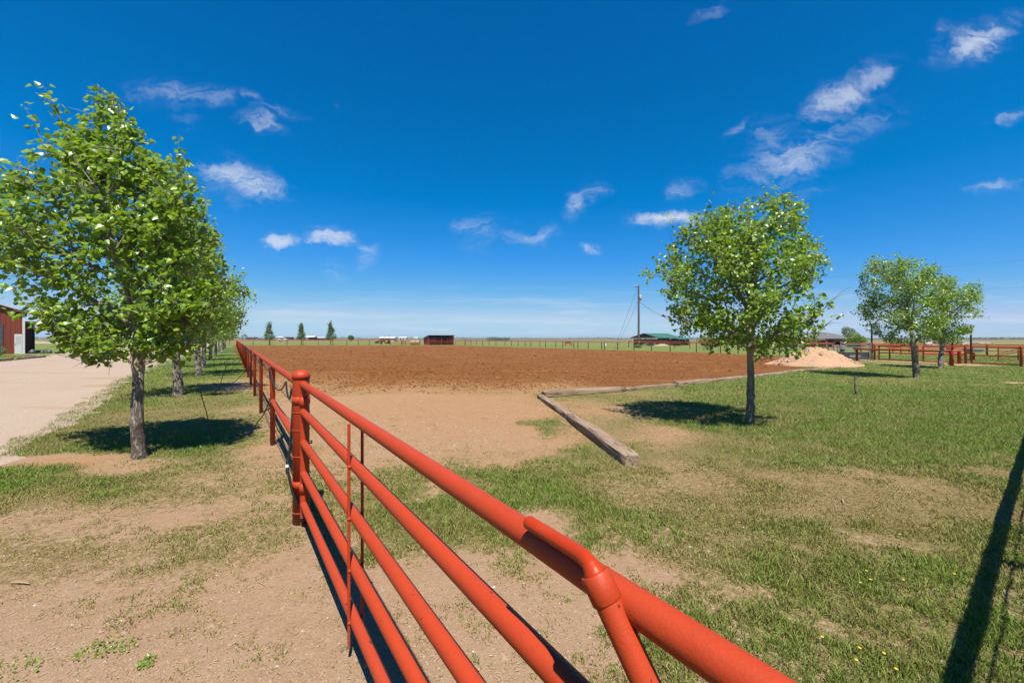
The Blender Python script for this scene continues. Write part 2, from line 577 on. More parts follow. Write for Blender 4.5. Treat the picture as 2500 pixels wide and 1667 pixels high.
def drive_mat():
    m, nt = newmat('gravel_drive')
    t = NT(nt)
    p = t.pos()
    n0 = t.noise(t.mapping(p, (0.35, 0.12, 1), (0, 0, 0.6)), 1.0, 5)
    n2 = t.noise(p, 22, 6, 0.7)
    v = t.n('ShaderNodeTexVoronoi', {'Vector': p, 'Scale': 32.0})
    col = t.mix(n0, (0.372, 0.275, 0.203), (0.424, 0.338, 0.266))
    col = t.mix(t.math('MULTIPLY', t.rng(n2, 0.4, 0.7), 0.5), col, (0.320, 0.227, 0.160))
    col = t.mix(t.math('MULTIPLY', t.rng(v.outputs['Distance'], 0.0, 0.5, 1, 0), 0.3), col, (0.492, 0.418, 0.341))
    tr = t.rng(t.noise(t.mapping(p, (0.16, 0.55, 1), (0, 0, -0.1)), 1.0, 4), 0.56, 0.68)
    col = t.mix(t.math('MULTIPLY', tr, 0.6), col, (0.298, 0.198, 0.117))
    nrm = t.bump(t.math('ADD', n2, t.math('MULTIPLY', v.outputs['Distance'], -0.8)), 0.7, 0.02)
    t.out(t.principled(col, 0.95, 0, nrm, 0.15))
    return m


M['drive'] = drive_mat()


def grass_mat():
    m, nt = newmat('grass_blade')
    t = NT(nt)
    r, l = t.attr('rnd'), t.attr('lush')
    g = t.mix(r, (0.10, 0.175, 0.018), (0.265, 0.385, 0.055))
    d = t.mix(r, (0.27, 0.175, 0.068), (0.52, 0.375, 0.165))
    col = t.mix(l, d, g)
    pr = t.principled(col, 0.55, 0, None, 0.3)
    tr = t.n('ShaderNodeBsdfTranslucent', {'Color': mulc(t, col)})
    ms = t.n('ShaderNodeMixShader', {0: 0.35})
    nt.links.new(pr, ms.inputs[1])
    nt.links.new(tr.outputs[0], ms.inputs[2])
    t.out(ms.outputs[0])
    return m


M['grass'] = grass_mat()


def sand_mat():
    m, nt = newmat('pale_sand')
    t = NT(nt)
    p = t.pos()
    a = t.noise(p, 2.2, 6, 0.65)
    b = t.noise(p, 14, 6, 0.7)
    col = t.mix(a, (0.412, 0.251, 0.155), (0.506, 0.331, 0.219))
    col = t.mix(t.math('MULTIPLY', t.rng(b, 0.5, 0.72), 0.4), col, (0.318, 0.184, 0.106))
    t.out(t.principled(col, 0.95, 0, t.bump(b, 0.9, 0.05), 0.1))
    return m


M['sand'] = sand_mat()


# ------------------------------------------------------------------ object helpers
def tag(o, label=None, cat=None, group=None, kind=None):
    if label:
        o['label'] = label
    if cat:
        o['category'] = cat
    if group:
        o['group'] = group
    if kind:
        o['kind'] = kind
    return o


def thing(name, loc, label, cat, group=None, rz=0.0):
    e = bpy.data.objects.new(name, None)
    e.empty_display_size = 0.2
    e.location = loc
    e.rotation_euler = (0, 0, rz)
    C.objects.link(e)
    return tag(e, label, cat, group)


def rootloc(o):
    while o.parent:
        o = o.parent
    return Vector(o.location), o.rotation_euler.z


def mkobj(name, mesh, parent=None, loc=None):
    o = bpy.data.objects.new(name, mesh)
    if parent:
        o.parent = parent
    if loc is not None:
        o.location = loc
    C.objects.link(o)
    return o


class MB:
    """collects shapes in world coordinates; build() links them as one mesh"""

    def __init__(s):
        s.v, s.f, s.sm = [], [], []

    def add(s, vs, fs, smooth=False):
        o = len(s.v)
        s.v += [tuple(v) for v in vs]
        s.f += [tuple(i + o for i in f) for f in fs]
        s.sm += [smooth] * len(fs)
        return s

    def box(s, c, d, rz=0.0):
        cx, cy, cz = c
        a, b, h = d[0] / 2, d[1] / 2, d[2] / 2
        ca, sa = math.cos(rz), math.sin(rz)
        vs = []
        for z in (-h, h):
            for x, y in ((-a, -b), (a, -b), (a, b), (-a, b)):
                vs.append((cx + x * ca - y * sa, cy + x * sa + y * ca, cz + z))
        return s.add(vs, [(3, 2, 1, 0), (4, 5, 6, 7), (0, 1, 5, 4), (1, 2, 6, 5), (2, 3, 7, 6), (3, 0, 4, 7)])

    def hexa(s, p):      # 8 points, bottom 4 then top 4
        return s.add(p, [(3, 2, 1, 0), (4, 5, 6, 7), (0, 1, 5, 4), (1, 2, 6, 5), (2, 3, 7, 6), (3, 0, 4, 7)])

    def slab(s, pts, th):
        """polygon given a thickness downwards"""
        n = len(pts)
        t = [tuple(p) for p in pts]
        b = [(p[0], p[1], p[2] - th) for p in pts]
        fs = [tuple(range(n)), tuple(range(2 * n - 1, n - 1, -1))]
        for i in range(n):
            j = (i + 1) % n
            fs.append((i, n + i, n + j, j))
        return s.add(t + b, fs)

    def tube(s, pts, r, n=8, cap=True, smooth=True):
        P = [Vector(p) for p in pts]
        R = r if isinstance(r, (list, tuple)) else [r] * len(P)
        rings = []
        up = None
        for i, p in enumerate(P):
            a = P[max(i - 1, 0)]
            b = P[min(i + 1, len(P) - 1)]
            t = b - a
            if t.length < 1e-9:
                t = Vector((0, 0, 1))
            t.normalize()
            if up is None:
                ref = Vector((0, 0, 1)) if abs(t.z) < 0.9 else Vector((1, 0, 0))
                u = t.cross(ref).normalized()
            else:
                u = (up - t * up.dot(t))
                u = u.normalized() if u.length > 1e-6 else t.orthogonal().normalized()
            up = u
            w = t.cross(u)
            rings.append([p + (u * math.cos(2 * math.pi * k / n) + w * math.sin(2 * math.pi * k / n)) * R[i] for k in range(n)])
        vs = [v for ring in rings for v in ring]
        fs = []
        for i in range(len(P) - 1):
            for k in range(n):
                k2 = (k + 1) % n
                fs.append((i * n + k, i * n + k2, (i + 1) * n + k2, (i + 1) * n + k))
        s.add(vs, fs, smooth)
        if cap:
            m = (len(P) - 1) * n
            s.add(rings[0], [tuple(range(n - 1, -1, -1))])
            s.add(rings[-1], [tuple(range(n))])
        return s

    def lathe(s, base, prof, n=16, smooth=True):
        """prof: list of (r, z)"""
        b = Vector(base)
        vs, fs = [], []
        for r, z in prof:
            for k in range(n):
                a = 2 * math.pi * k / n
                vs.append((b.x + r * math.cos(a), b.y + r * math.sin(a), b.z + z))
        for i in range(len(prof) - 1):
            for k in range(n):
                k2 = (k + 1) % n
                fs.append((i * n + k, i * n + k2, (i + 1) * n + k2, (i + 1) * n + k))
        fs.append(tuple(range(n - 1, -1, -1)))
        m = (len(prof) - 1) * n
        s.add(vs, fs, smooth)
        s.add(vs[m:], [tuple(range(n))])
        return s

    def build(s, name, mat, parent=None, loc=None):
        me = bpy.data.meshes.new(name)
        off = Vector((0, 0, 0))
        if parent:
            off, rz = rootloc(parent)
        elif loc is not None:
            off = Vector(loc)
        vs = [(v[0] - off.x, v[1] - off.y, v[2] - off.z) for v in s.v]
        if parent and rz:
            c, sn = math.cos(-rz), math.sin(-rz)
            vs = [(x * c - y * sn, x * sn + y * c, z) for x, y, z in vs]
        me.from_pydata(vs, [], s.f)
        me.polygons.foreach_set('use_smooth', s.sm)
        me.materials.append(mat)
        me.update()
        o = mkobj(name, me, parent)
        if not parent and loc is not None:
            o.location = loc
        return o


def npmesh(name, V, quads=None, tris=None, mat=None, smooth=False, attrs=None):
    me = bpy.data.meshes.new(name)
    V = np.asarray(V, np.float32).reshape(-1, 3)
    nq = 0 if quads is None else len(quads)
    nt_ = 0 if tris is None else len(tris)
    me.vertices.add(len(V))
    me.vertices.foreach_set('co', V.ravel())
    loops = []
    if nq:
        loops.append(np.asarray(quads, np.int32).ravel())
    if nt_:
        loops.append(np.asarray(tris, np.int32).ravel())
    L = np.concatenate(loops)
    me.loops.add(len(L))
    me.loops.foreach_set('vertex_index', L)
    me.polygons.add(nq + nt_)
    st = np.concatenate([np.arange(nq) * 4, nq * 4 + np.arange(nt_) * 3]).astype(np.int32)
    me.polygons.foreach_set('loop_start', st)
    me.polygons.foreach_set('use_smooth', np.full(nq + nt_, smooth))
    for k, a in (attrs or {}).items():
        at_ = me.attributes.new(k, 'FLOAT', 'POINT')
        at_.data.foreach_set('value', np.asarray(a, np.float32))
    me.update(calc_edges=True)
    me.validate()
    if mat:
        me.materials.append(mat)
    return me


def gridquads(nr, nc, wrap=False):
    i = np.arange(nr - 1)[:, None]
    j = np.arange(nc if wrap else nc - 1)[None, :]
    j2 = (j + 1) % nc
    return np.stack([i * nc + j, i * nc + j2, (i + 1) * nc + j2, (i + 1) * nc + j], -1).reshape(-1, 4)


def inpoly(x, y, poly):
    x = np.asarray(x)
    y = np.asarray(y)
    r = np.zeros(x.shape, bool)
    n = len(poly)
    for i in range(n):
        x1, y1 = poly[i][:2]
        x2, y2 = poly[(i + 1) % n][:2]
        c = ((y1 > y) != (y2 > y)) & (x < (x2 - x1) * (y - y1) / (y2 - y1 + 1e-12) + x1)
        r ^= c
    return r


def polydist(x, y, poly):
    """distance to the outline"""
    d = np.full(np.shape(x), 1e9)
    n = len(poly)
    for i in range(n):
        x1, y1 = poly[i][:2]
        x2, y2 = poly[(i + 1) % n][:2]
        dx, dy = x2 - x1, y2 - y1
        t = np.clip(((x - x1) * dx + (y - y1) * dy) / (dx * dx + dy * dy + 1e-12), 0, 1)
        d = np.minimum(d, np.hypot(x - x1 - t * dx, y - y1 - t * dy))
    return d


# ------------------------------------------------------------------ layout
POST = gp(735, 1275)
FT = 0.68                                   # left fence runs along (-FT, 1)


def fence_x(y):
    return POST.x - FT * (y - POST.y)


def g2(px, py):
    p = gp(px, py)
    return (p.x, p.y)


ARENA = [(fence_x(12.2) + .15, 12.2), (fence_x(11.4) + 1.2, 11.6), g2(1000, 958), g2(1150, 966), g2(1308, 962), g2(1523, 948), g2(1650, 936), g2(1735, 928), g2(1862, 913),
         g2(1950, 902), g2(1985, 888), g2(1945, 872), g2(1850, 867), g2(1740, 861.5), g2(1520, 855.5), g2(1300, 848.5), g2(1136, 843.8), (-13, 93), (-62.3, 93)]
DRIVE = [(-1.2 - 8, 1.2), g2(-260, 1330), g2(0, 1136), g2(60, 1085), g2(150, 1040), g2(225, 985), g2(300, 930), g2(370, 897), g2(440, 872), g2(505, 848), g2(530, 840),
         (-150, 190), (-260, 200), (-330, 190), g2(330, 840), g2(120, 869), g2(0, 884), (-60, 22), (-40, 6), (-16, -2)]

# --- ground cover masks -------------------------------------------------
BL = [  # px, py, half width m, half depth m, cover, lush, weight
    (1250, 850, 400, 70, .95, .62, 1), (300, 1000, 3.2, 3.0, .8, .55, 1), (520, 880, 10, 14, .92, .8, 1), (560, 850, 20, 20, .95, .75, .8),
    (100, 1600, 2.5, 1.0, .33, .16, 1), (350, 1500, 1.6, .8, .26, .14, 1), (620, 1480, 1.2, .8, .12, .15, 1), (250, 1350, 1.6, .7, .34, .14, 1), (60, 1330, .9, .55, .62, .12, .95),
    (400, 1260, 1.1, .45, .24, .14, .9), (620, 1300, .8, .5, .48, .26, 1), (560, 1200, 1.0, .55, .55, .3, .9), (640, 1150, .5, .6, .6, .35, .9), (110, 1240, .9, .3, .6, .25, .8), (230, 1255, .8, .25, .3, .12, .7),
    (180, 1192, 1.3, .20, .8, .48, 1), (20, 1180, .8, .35, .9, .7, 1), (380, 1160, .7, .2, .7, .45, .9), (170, 1130, .85, .30, .0, .0, 1), (280, 1150, .4, .25, .25, .2, .8), (350, 1125, .5, .25, .3, .3, .7), (100, 1095, .6, .35, .8, .6, .9),
    (250, 1050, .9, .7, .85, .5, .9), (480, 1095, .8, .45, .92, .85, 1), (540, 1075, .7, .5, .85, .8, .9), (440, 1010, 1.2, .7, .72, .22, .9), (570, 1005, .8, .6, .6, .28, .9), (350, 985, 1.3, .7, .85, .55, .8),
    (520, 955, 1.8, .9, .95, .85, 1), (500, 930, 1.6, .9, .6, .25, .8), (400, 930, 1.5, 1.2, .85, .6, .8),
    # gate side, entrance and yard
    (1000, 1050, 2.0, 2.6, .11, .4, 1), (1150, 1000, 2.2, 2.6, .07, .4, 1), (850, 980, 1.6, 3.0, .06, .3, 1), (1250, 1060, 1.0, 1.2, .03, .3, 1), (700, 935, 2, 2.5, .04, .3, 1), (1000, 960, 3.0, 2.2, .0, .3, 1),
    (1300, 1500, 1.3, .5, .07, .3, 1), (1000, 1450, .6, .6, .05, .3, 1), (1100, 1600, .8, .5, .08, .3, 1), (850, 1400, .4, .5, .05, .3, .9), (1450, 1400, .35, .2, .2, .3, .8),
    (980, 1190, .35, .5, .68, .55, .9), (1180, 1240, .50, .42, .9, .7, 1), (1100, 1300, .35, .2, .85, .68, .95), (950, 1340, .25, .2, .7, .6, .9), (1040, 1180, .2, .4, .12, .3, .7), (1330, 1290, .16, .35, .12, .3, .85), (1250, 1170, .7, .16, .82, .62, .9),
    (1450, 1165, .9, .28, .85, .58, 1), (1330, 1040, .26, .9, .75, .6, .85), (1360, 1130, .4, .2, .7, .6, .8), (1400, 1080, .12, .5, .6, .55, .7),
    (1480, 1000, 1.0, 1.3, .36, .06, 1), (1640, 1065, 1.3, 1.0, .34, .07, 1), (1560, 960, 1.6, 1.4, .62, .16, .95), (1700, 1010, 1.2, 1.0, .58, .16, .85), (1550, 1200, .6, .4, .6, .4, .9), (1660, 1150, .9, .5, .46, .1, .95),
    (1800, 1050, .8, .55, .95, .95, 1), (1900, 1035, .9, .5, .95, .88, .9), (1700, 1040, .4, .4, .9, .85, .8), (1840, 1062, .35, .12, .15, .2, .7),
    (2100, 1000, 4.0, 2.4, 1.0, .72, 1), (1950, 950, 3.5, 4.5, .95, .6, .9), (2350, 960, 5, 6, 1.0, .85, 1), (2350, 1060, 2.4, 1.1, 1.0, .88, 1), (2000, 1100, 1.4, .6, .9, .6, .9), (2150, 930, 3, 2.2, .8, .38, .7),
    (2150, 1180, 1.7, .45, .68, .08, 1), (1850, 1170, 1.0, .4, .55, .1, .95), (2350, 1240, .9, .35, .7, .18, .9), (2420, 1150, .9, .3, .78, .35, .8), (2000, 1240, 1.0, .32, .58, .15, .9),
    (1700, 1350, .7, .4, .56, .36, 1), (1950, 1400, .9, .5, .62, .42, 1), (2200, 1450, .8, .5, .74, .58, 1), (1900, 1600, .8, .4, .64, .55, 1), (2250, 1650, .6, .3, .74, .66, 1), (1650, 1550, .35, .3, .64, .6, .9), (2050, 1330, .7, .2, .52, .3, .8),
    (1560, 1400, .25, .25, .35, .3, .7), (1820, 1470, .2, .08, .35, .3, .6), (2080, 1560, .2, .06, .4, .3, .5), (1560, 1320, .4, .2, .55, .5, .7), (2450, 1450, .5, .5, .6, .55, .8),
]


def masks(X, Y):
    X = np.asarray(X, float)
    Y = np.asarray(Y, float)
    amp = 0.10 * np.clip(Y, 1, 12)
    xw = X + (fbm(X * 1.1, Y * 1.1, 5, 3) - .5) * amp * 1.6
    yw = Y + (fbm(X * 1.1 + 40, Y * 1.1, 9, 3) - .5) * amp * 1.2
    cov = np.full(X.shape, .72)
    lush = np.full(X.shape, .5)
    for (px, py, rx, ry, c, l, w) in BL:
        p = gp(px, py)
        d2 = ((xw - p.x) / rx) ** 2 + ((yw - p.y) / ry) ** 2
        k = w * np.exp(-(d2 ** 1.4) * 0.7)
        cov = cov + (c - cov) * k
        lush = lush + (l - lush) * k
    cov = cov + (fbm(X * 1.3 + 3, Y * 1.3, 91, 3) - .5) * .45 * sstep(.04, .3, cov) * sstep(14, 6, Y)
    lush = lush + (fbm(X * .8 + 9, Y * .8, 95, 3) - .5) * .5 + .08 * sstep(.4, .6, lush)
    soil = np.exp(-(((X + .5) / 7) ** 2 + ((Y - 10) / 6) ** 2)) * 1.1
    root = gp(170, 1130)
    soil = np.maximum(soil, 1.2 * np.exp(-((X - root.x) / .8) ** 2 - ((Y - root.y) / .45) ** 2))
    d = np.hypot(X, Y)
    field = sstep(190, 260, Y - .25 * X + 30 * (fbm(X * .01, Y * .01, 3) - .5)) * sstep(100, 140, Y)
    return np.clip(cov, 0, 1), np.clip(lush, 0, 1), np.clip(soil, 0, 1), np.clip(field, 0, 1)


# ground sheet: polar grid, fine in front of the viewpoint, to the horizon
rings = [0.0] + list(0.6 * 1.03 ** np.arange(0, 325))
ang = np.concatenate([np.radians(np.arange(-72, 72.01, 0.8)), np.radians(np.arange(78, 288, 6))])
RR, AA = np.meshgrid(np.array(rings), ang, indexing='ij')
GX, GY = RR * np.sin(AA), RR * np.cos(AA)
_in = inpoly(GX, GY, ARENA) * sstep(0.1, 0.8, polydist(GX, GY, ARENA)) + inpoly(GX, GY, DRIVE) * sstep(0.1, 0.8, polydist(GX, GY, DRIVE))
GZ = zg(GX, GY) + (fbm(GX * .7, GY * .7, 21, 3) - .5) * 0.03 * sstep(26, 10, RR) - 0.10 * _in
cov, lush, soil, field = masks(GX.ravel(), GY.ravel())
gm = npmesh('ground', np.stack([GX, GY, GZ], -1), gridquads(len(rings), len(ang), True), None, M['ground'], True,
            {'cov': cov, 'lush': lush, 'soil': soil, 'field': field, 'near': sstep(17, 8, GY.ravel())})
tag(mkobj('ground', gm), kind='structure')


def sheet(name, poly, mat, z, res0, jag, relief=0.0, rseed=1, edgeattr=False):
    """polar-grid sheet cut to an outline whose edge is ragged by noise"""
    rr = 1.2 * (1 + res0) ** np.arange(0, int(math.log(700 / 1.2) / math.log(1 + res0)))
    a = np.radians(np.arange(-72, 72, math.degrees(res0) * 0.9))
    R_, A_ = np.meshgrid(rr, a, indexing='ij')
    X, Y = R_ * np.sin(A_), R_ * np.cos(A_)
    nz = (fbm(X * 1.6, Y * 1.6, rseed, 4) - .5) * jag
    ins = inpoly(X, Y, poly)
    d = polydist(X, Y, poly) * np.where(ins, 1, -1) + nz * (0.5 + np.clip(Y, 0, 30) * 0.06)
    zz = zg(X, Y) + z + (fbm(X * .7, Y * .7, 21, 3) - .5) * 0.03 * sstep(26, 10, R_)
    if relief:
        rl = (fbm(X * 1.9, Y * 1.9, 31, 3) - .45) * 1.0 + (fbm(X * 6, Y * 6, 37, 2) - .5) * .8
        zz = zz + relief * rl * sstep(0.2, 4.0, d)
    lim = np.maximum(.25, .035 * R_)
    zz = zz - 0.07 * sstep(0.0, -1.0, d / lim)
    q = gridquads(*X.shape)
    keep = ((d / lim).ravel()[q] > -1.6).all(1)
    q = q[keep]
    used, inv = np.unique(q, return_inverse=True)
    V = np.stack([X, Y, zz], -1).reshape(-1, 3)[used]
    e = sstep(5.0, 0.3, d.ravel()[used] + (fbm(V[:, 0] * .8, V[:, 1] * .8, 8) - .5) * 2) * sstep(22, 14, V[:, 1]) * sstep(3.5, 1.5, V[:, 0])
    me = npmesh(name, V, inv.reshape(-1, 4), None, mat, True, {'edge': e})
    return tag(mkobj(name, me), kind='structure')


sheet('arena_soil', ARENA, M['arena'], 0.012, 0.0085, 0.8, 0.06, 3)
sheet('gravel_drive', DRIVE, M['drive'], 0.010, 0.013, 0.7, 0.006, 11)


def gz(x, y):
    r = math.hypot(x, y)
    return float(zg(x, y) + (fbm(np.array([x * .7]), np.array([y * .7]), 21, 3)[0] - .5) * 0.03 * sstep(26, 10, np.array([r]))[0])


rnd = random.Random(7)


def catenary(a, b, sag, n=10):
    a, b = Vector(a), Vector(b)
    return [a.lerp(b, i / n) - Vector((0, 0, sag * 4 * (i / n) * (1 - i / n))) for i in range(n + 1)]


def spline(pts, n=6):
    P = [Vector(p) for p in pts]
    P = [P[0] * 2 - P[1]] + P + [P[-1] * 2 - P[-2]]
    out = []
    for i in range(1, len(P) - 2):
        for k in range(n):
            t = k / n
            a, b, c, d = P[i - 1], P[i], P[i + 1], P[i + 2]
            out.append(0.5 * ((2 * b) + (c - a) * t + (2 * a - 5 * b + 4 * c - d) * t * t + (3 * b - a - 3 * c + d) * t ** 3))
    out.append(P[-2])
    return out


# ------------------------------------------------------------------ left pipe fence
fdir = Vector((-FT, 1, 0)).normalized()
fnor = Vector((fdir.y, -fdir.x, 0))            # towards the arena
STEP = 2.74 * math.hypot(1, FT)
LF = thing('pipe_fence', POST, 'long red pipe fence running from the capped gate post along the tree row', 'fence')
RAILH = 1.27
# capped gate post
mb = MB()
mb.lathe((POST.x, POST.y, -0.05), [(.071, 0), (.071, 1.38)], 24)
gp_o = mb.build('gate_post', M['red'], LF)
gp_o['label'] = 'thick red post with a domed cap that carries the gate'
MB().lathe((POST.x, POST.y, 1.325), [(.077, 0), (.078, .028), (.073, .048), (.058, .066), (.034, .078), (.008, .082)], 24).build('post_cap', M['red'], gp_o)
for hz in (.335, .62, .86, 1.02, .11):
    MB().lathe((POST.x, POST.y, hz), [(.0715, -.004), (.0765, -.003), (.0765, .003), (.0715, .004)], 20).build('wire_band', M['red'], gp_o)
NPOST = 34
pm_ = MB().lathe((0, 0, -.06), [(.0365, 0), (.0365, RAILH + .04)], 14)
pmesh = None
for i in range(1, NPOST):
    p = POST + fdir * (STEP * i)
    z = 0
    if pmesh is None:
        o = MB().lathe((p.x, p.y, -.06), [(.0365, 0), (.0365, RAILH + .045)], 14).build('post', M['red'], LF)
        pmesh, p0 = o.data, p
    else:
        o = mkobj('post', pmesh, LF, (p.x - p0.x, p.y - p0.y, 0))
    if i < 9:
        a = p + Vector((0, 0, RAILH))
        if i % 2 == 0:
            MB().tube([a - fdir * .05, a + fdir * .05], .0405, 14).build('rail_coupling', M['red'], LF)
for i in range(0, NPOST - 1, 3):
    a = POST + fdir * (STEP * i + (.06 if i == 0 else 0)) + Vector((0, 0, RAILH))
    b = POST + fdir * (STEP * min(i + 3, NPOST - 1)) + Vector((0, 0, RAILH))
    MB().tube([a, b], .0365, 14).build('top_rail', M['red'], LF)
p2 = POST + fdir * STEP
MB().tube([POST + Vector((0, 0, .70)) + fdir * .06, p2 + Vector((0, 0, .70)) - fdir * .03], .0365, 14).build('brace_rail', M['red'], LF)
for a, b in ((.03, .048), (.52, .075)):
    q = POST + fdir * (STEP * .9 if a < .1 else STEP * .25) + Vector((0, 0, RAILH))
    MB().tube([q - fdir * .012, q + fdir * .012], .0385, 14).build('wire_wrap', M['wire'], LF)
for hz, ph in ((.93, 0), (.66, 1), (.42, 2), (.24, 3), (.09, 4)):
    pts = []
    for i in range(0, 16):
        p = POST + fdir * (STEP * i) + fnor * (.08 if i == 0 else .043)
        pts.append((p.x, p.y, hz + .03 * math.sin(i * 1.7 + ph)))
        if i < 15:
            q = p + fdir * (STEP * .5)
            pts.append((q.x, q.y, hz - .025 + .03 * math.sin(i * 1.7 + ph)))
    MB().tube(pts, .004, 5).build('wire_strand', M['wire'], LF)
for hz in (.9, .72):
    o = Vector((POST.x, POST.y, hz)) + fnor * .07
    MB().tube([o, o + fnor * .02, o + fnor * .02 + Vector((0, 0, .018)), o + fnor * .005 + Vector((0, 0, .02))], .007, 6).build('wire_twist', M['rod'], gp_o)

# ------------------------------------------------------------------ gate
HG = at(741, 938, 3.66)
GT = 0.695
gd = Vector((GT, -1, 0)).normalized()          # towards the viewpoint
gn = Vector((-gd.y, gd.x, 0))                  # right-hand side, into the yard
gn = Vector((0.82, 0.571, 0))
HG0 = Vector((HG.x, HG.y, 0))
GL = 4.72


def gpt(t, h, off=0.0):
    return HG0 + gd * t + gn * off + Vector((0, 0, h - 0.008 * t))


GATE = thing('pipe_gate', (HG.x, HG.y, 0), 'red five-rail pipe gate reaching from the capped post to the foreground', 'gate')
HR = [1.283, 1.037, .765, .492, .218]
MB().tube([gpt(0, .10), gpt(0, 1.283)], .0295, 16).build('hinge_stile', M['red'], GATE)
MB().tube([gpt(GL, .10), gpt(GL, 1.30)], .030, 16).build('latch_stile', M['red'], GATE)
for h in HR:
    MB().tube([gpt(0.0 if h < 1.2 else -.03, h), gpt(GL + (.03 if h > 1.2 else 0), h)], .0300, 24).build('rail', M['red'], GATE)
for t in (1.81, 3.9):
    for s in (-1, 1):
        a, b = gpt(t, 1.262, s * .034), gpt(t, .085, s * .034)
        m = MB()
        m.tube([a, b], .0085, 8)
        o = m.build('upright_rod', M['red'], GATE)
        for h in HR[1:]:
            w = MB()
            c = gpt(t, h, s * .031)
            w.lathe((c.x, c.y, c.z - .012), [(.004, 0), (.012, .006), (.013, .012), (.010, .020), (.003, .026)], 8)
            w.build('weld', M['red'], o)
# brace and latch handle near the latch end
bA = at(1451, 1398, .70)
bB = at(1577, 1667, .64)
bd = (bB - bA).normalized()
MB().tube([bA + bd * .01, bA + bd * .95], .0228, 22).build('diagonal_brace', M['red'], GATE)
MB().tube([bA, bA + bd * .003, bA + bd * .044, bA + bd * .046], [.0245, .0262, .0262, .0245], 24).build('latch_collar', M['red'], GATE)
hc = [(1455, 1408, .698), (1450, 1394, .702), (1438, 1374, .712), (1421, 1356, .732), (1397, 1340, .757), (1345, 1308, .812), (1291, 1275, .868)]
pts = spline([at(*q) for q in hc], 5)
hd = MB()
e = (pts[-1] - pts[-2]).normalized()
hd.tube(pts + [pts[-1] + e * .004, pts[-1] + e * .007], [.0192] * 5 + [.0185, .0178, .0168, .0160, .0152] + [.0142] * (len(pts) - 10) + [.0120, .0060], 20)
hd.build('latch_handle', M['red_fresh'], GATE)
for k in range(5):
    q = bA + bd * (.055 + .022 * k) + gn * .021 + Vector((0, 0, -.004))
    MB().lathe((q.x, q.y, q.z - .008), [(.002, 0), (.009, .004), (.010, .009), (.007, .015), (.002, .018)], 8).build('weld', M['red'], GATE)
# hinge clamps
for hz in (1.13, .36):
    m = MB()
    m.lathe((POST.x, POST.y, hz), [(.0715, -.035), (.0775, -.034), (.0775, .034), (.0715, .035)], 20)
    m.lathe((HG.x, HG.y, hz), [(.030, -.045), (.0365, -.044), (.0365, .044), (.030, .045)], 16)
    mid = (POST + HG0) / 2
    m.box((mid.x, mid.y, hz), (.10, .03, .06), math.atan2((HG0 - POST).y, (HG0 - POST).x))
    m.build('hinge_clamp', M['red'], GATE)

# ------------------------------------------------------------------ hoses
hose = MB()
hp = [at(726, 1232, 3.70), at(713, 1196, 3.70), at(704, 1155, 3.72), at(701, 1136, 3.74), at(705, 1118, 3.76), at(712, 1045, 3.80), at(716, 965, 3.83), at(712, 948, 3.86)]
hose.tube(spline(hp, 5), .0118, 10)
pts = [hp[-1]]
for i in range(0, 9):
    a = POST + fdir * (STEP * (i + .0)) + Vector((0, 0, RAILH - .05)) - fnor * .04
    b = POST + fdir * (STEP * (i + 1)) + Vector((0, 0, RAILH - .05)) - fnor * .045
    if i == 0:
        k = POST + fdir * (STEP * .28) + Vector((0, 0, RAILH - .055)) - fnor * .035
        hose.tube(spline([hp[-1], POST + fdir * (STEP * .10) + Vector((0, 0, RAILH - .17)) - fnor * .06, POST + fdir * (STEP * .2) + Vector((0, 0, RAILH - .14)) - fnor * .05, k], 5), .0095, 10)
        hose.tube(catenary(k, b, .20, 12), .0095, 10)
    else:
        m = a.lerp(b, .35 + .3 * rnd.random())
        hose.tube(catenary(a, m, .05 + .10 * rnd.random(), 8), .0095, 8)
        hose.tube(catenary(m, b, .05 + .12 * rnd.random(), 8), .0095, 8)
ho = hose.build('irrigation_hose', M['black_rubber'], None, (POST.x, POST.y, 0))
tag(ho, 'black irrigation hose looped under the rail of the red pipe fence', 'hose')
q0, q1 = at(701, 1141, 3.735), at(701, 1134, 3.742)
m = MB()
m.tube([q0, q1], .0165, 12)
m.build('white_hose_band', M['white_tape'], ho)
m = MB()
m.tube([at(702, 1131, 3.745), at(703, 1119, 3.76)], .0150, 12)
m.build('hose_coupler', M['black_rubber'], ho)
m = MB()
m.tube([at(702, 1157, 3.72), at(701, 1144, 3.735)], .0145, 12)
m.build('hose_coupler', M['black_rubber'], ho)


def gpz(px, py, z=0.012):
    p = gp(px, py)
    p.z = gz(p.x, p.y) + z
    return p


def dripline(pts, label, r=.0085):
    o = MB().tube(spline(pts, 7), r, 8).build('drip_hose', M['black_rubber'], None, (pts[-1][0], pts[-1][1], 0))
    return tag(o, label, 'hose', 'drip hoses running from the fence to the trees')


f1 = POST + fdir * STEP + Vector((0, 0, RAILH - .04)) - fnor * .05
f3 = POST + fdir * STEP * 3.0 + Vector((0, 0, RAILH - .05)) - fnor * .05
f5 = POST + fdir * STEP * 5.0 + Vector((0, 0, RAILH - .05)) - fnor * .05
f7 = POST + fdir * STEP * 7.0 + Vector((0, 0, RAILH - .05)) - fnor * .05
dripline([f1, at(661, 960, 6.7), at(655, 985, 6.8), at(642, 1014, 6.9), at(628, 1032, 6.95), gpz(610, 1064), gpz(590, 1078), gpz(520, 1090), gpz(420, 1102)], 'black drip hose hanging from the first thin post down to the nearest tree')
dripline([f3, at(612, 890, 12.0), at(590, 915, 12.0), at(560, 940, 12.1), gpz(500, 966), gpz(445, 969)], 'black drip hose sagging from the fence to the second tree of the row')
dripline([f5, at(586, 880, 18.0), at(570, 897, 18.2), at(548, 911, 18.4), gpz(520, 919), gpz(490, 921)], 'black drip hose sagging from the fence to the third tree of the row')
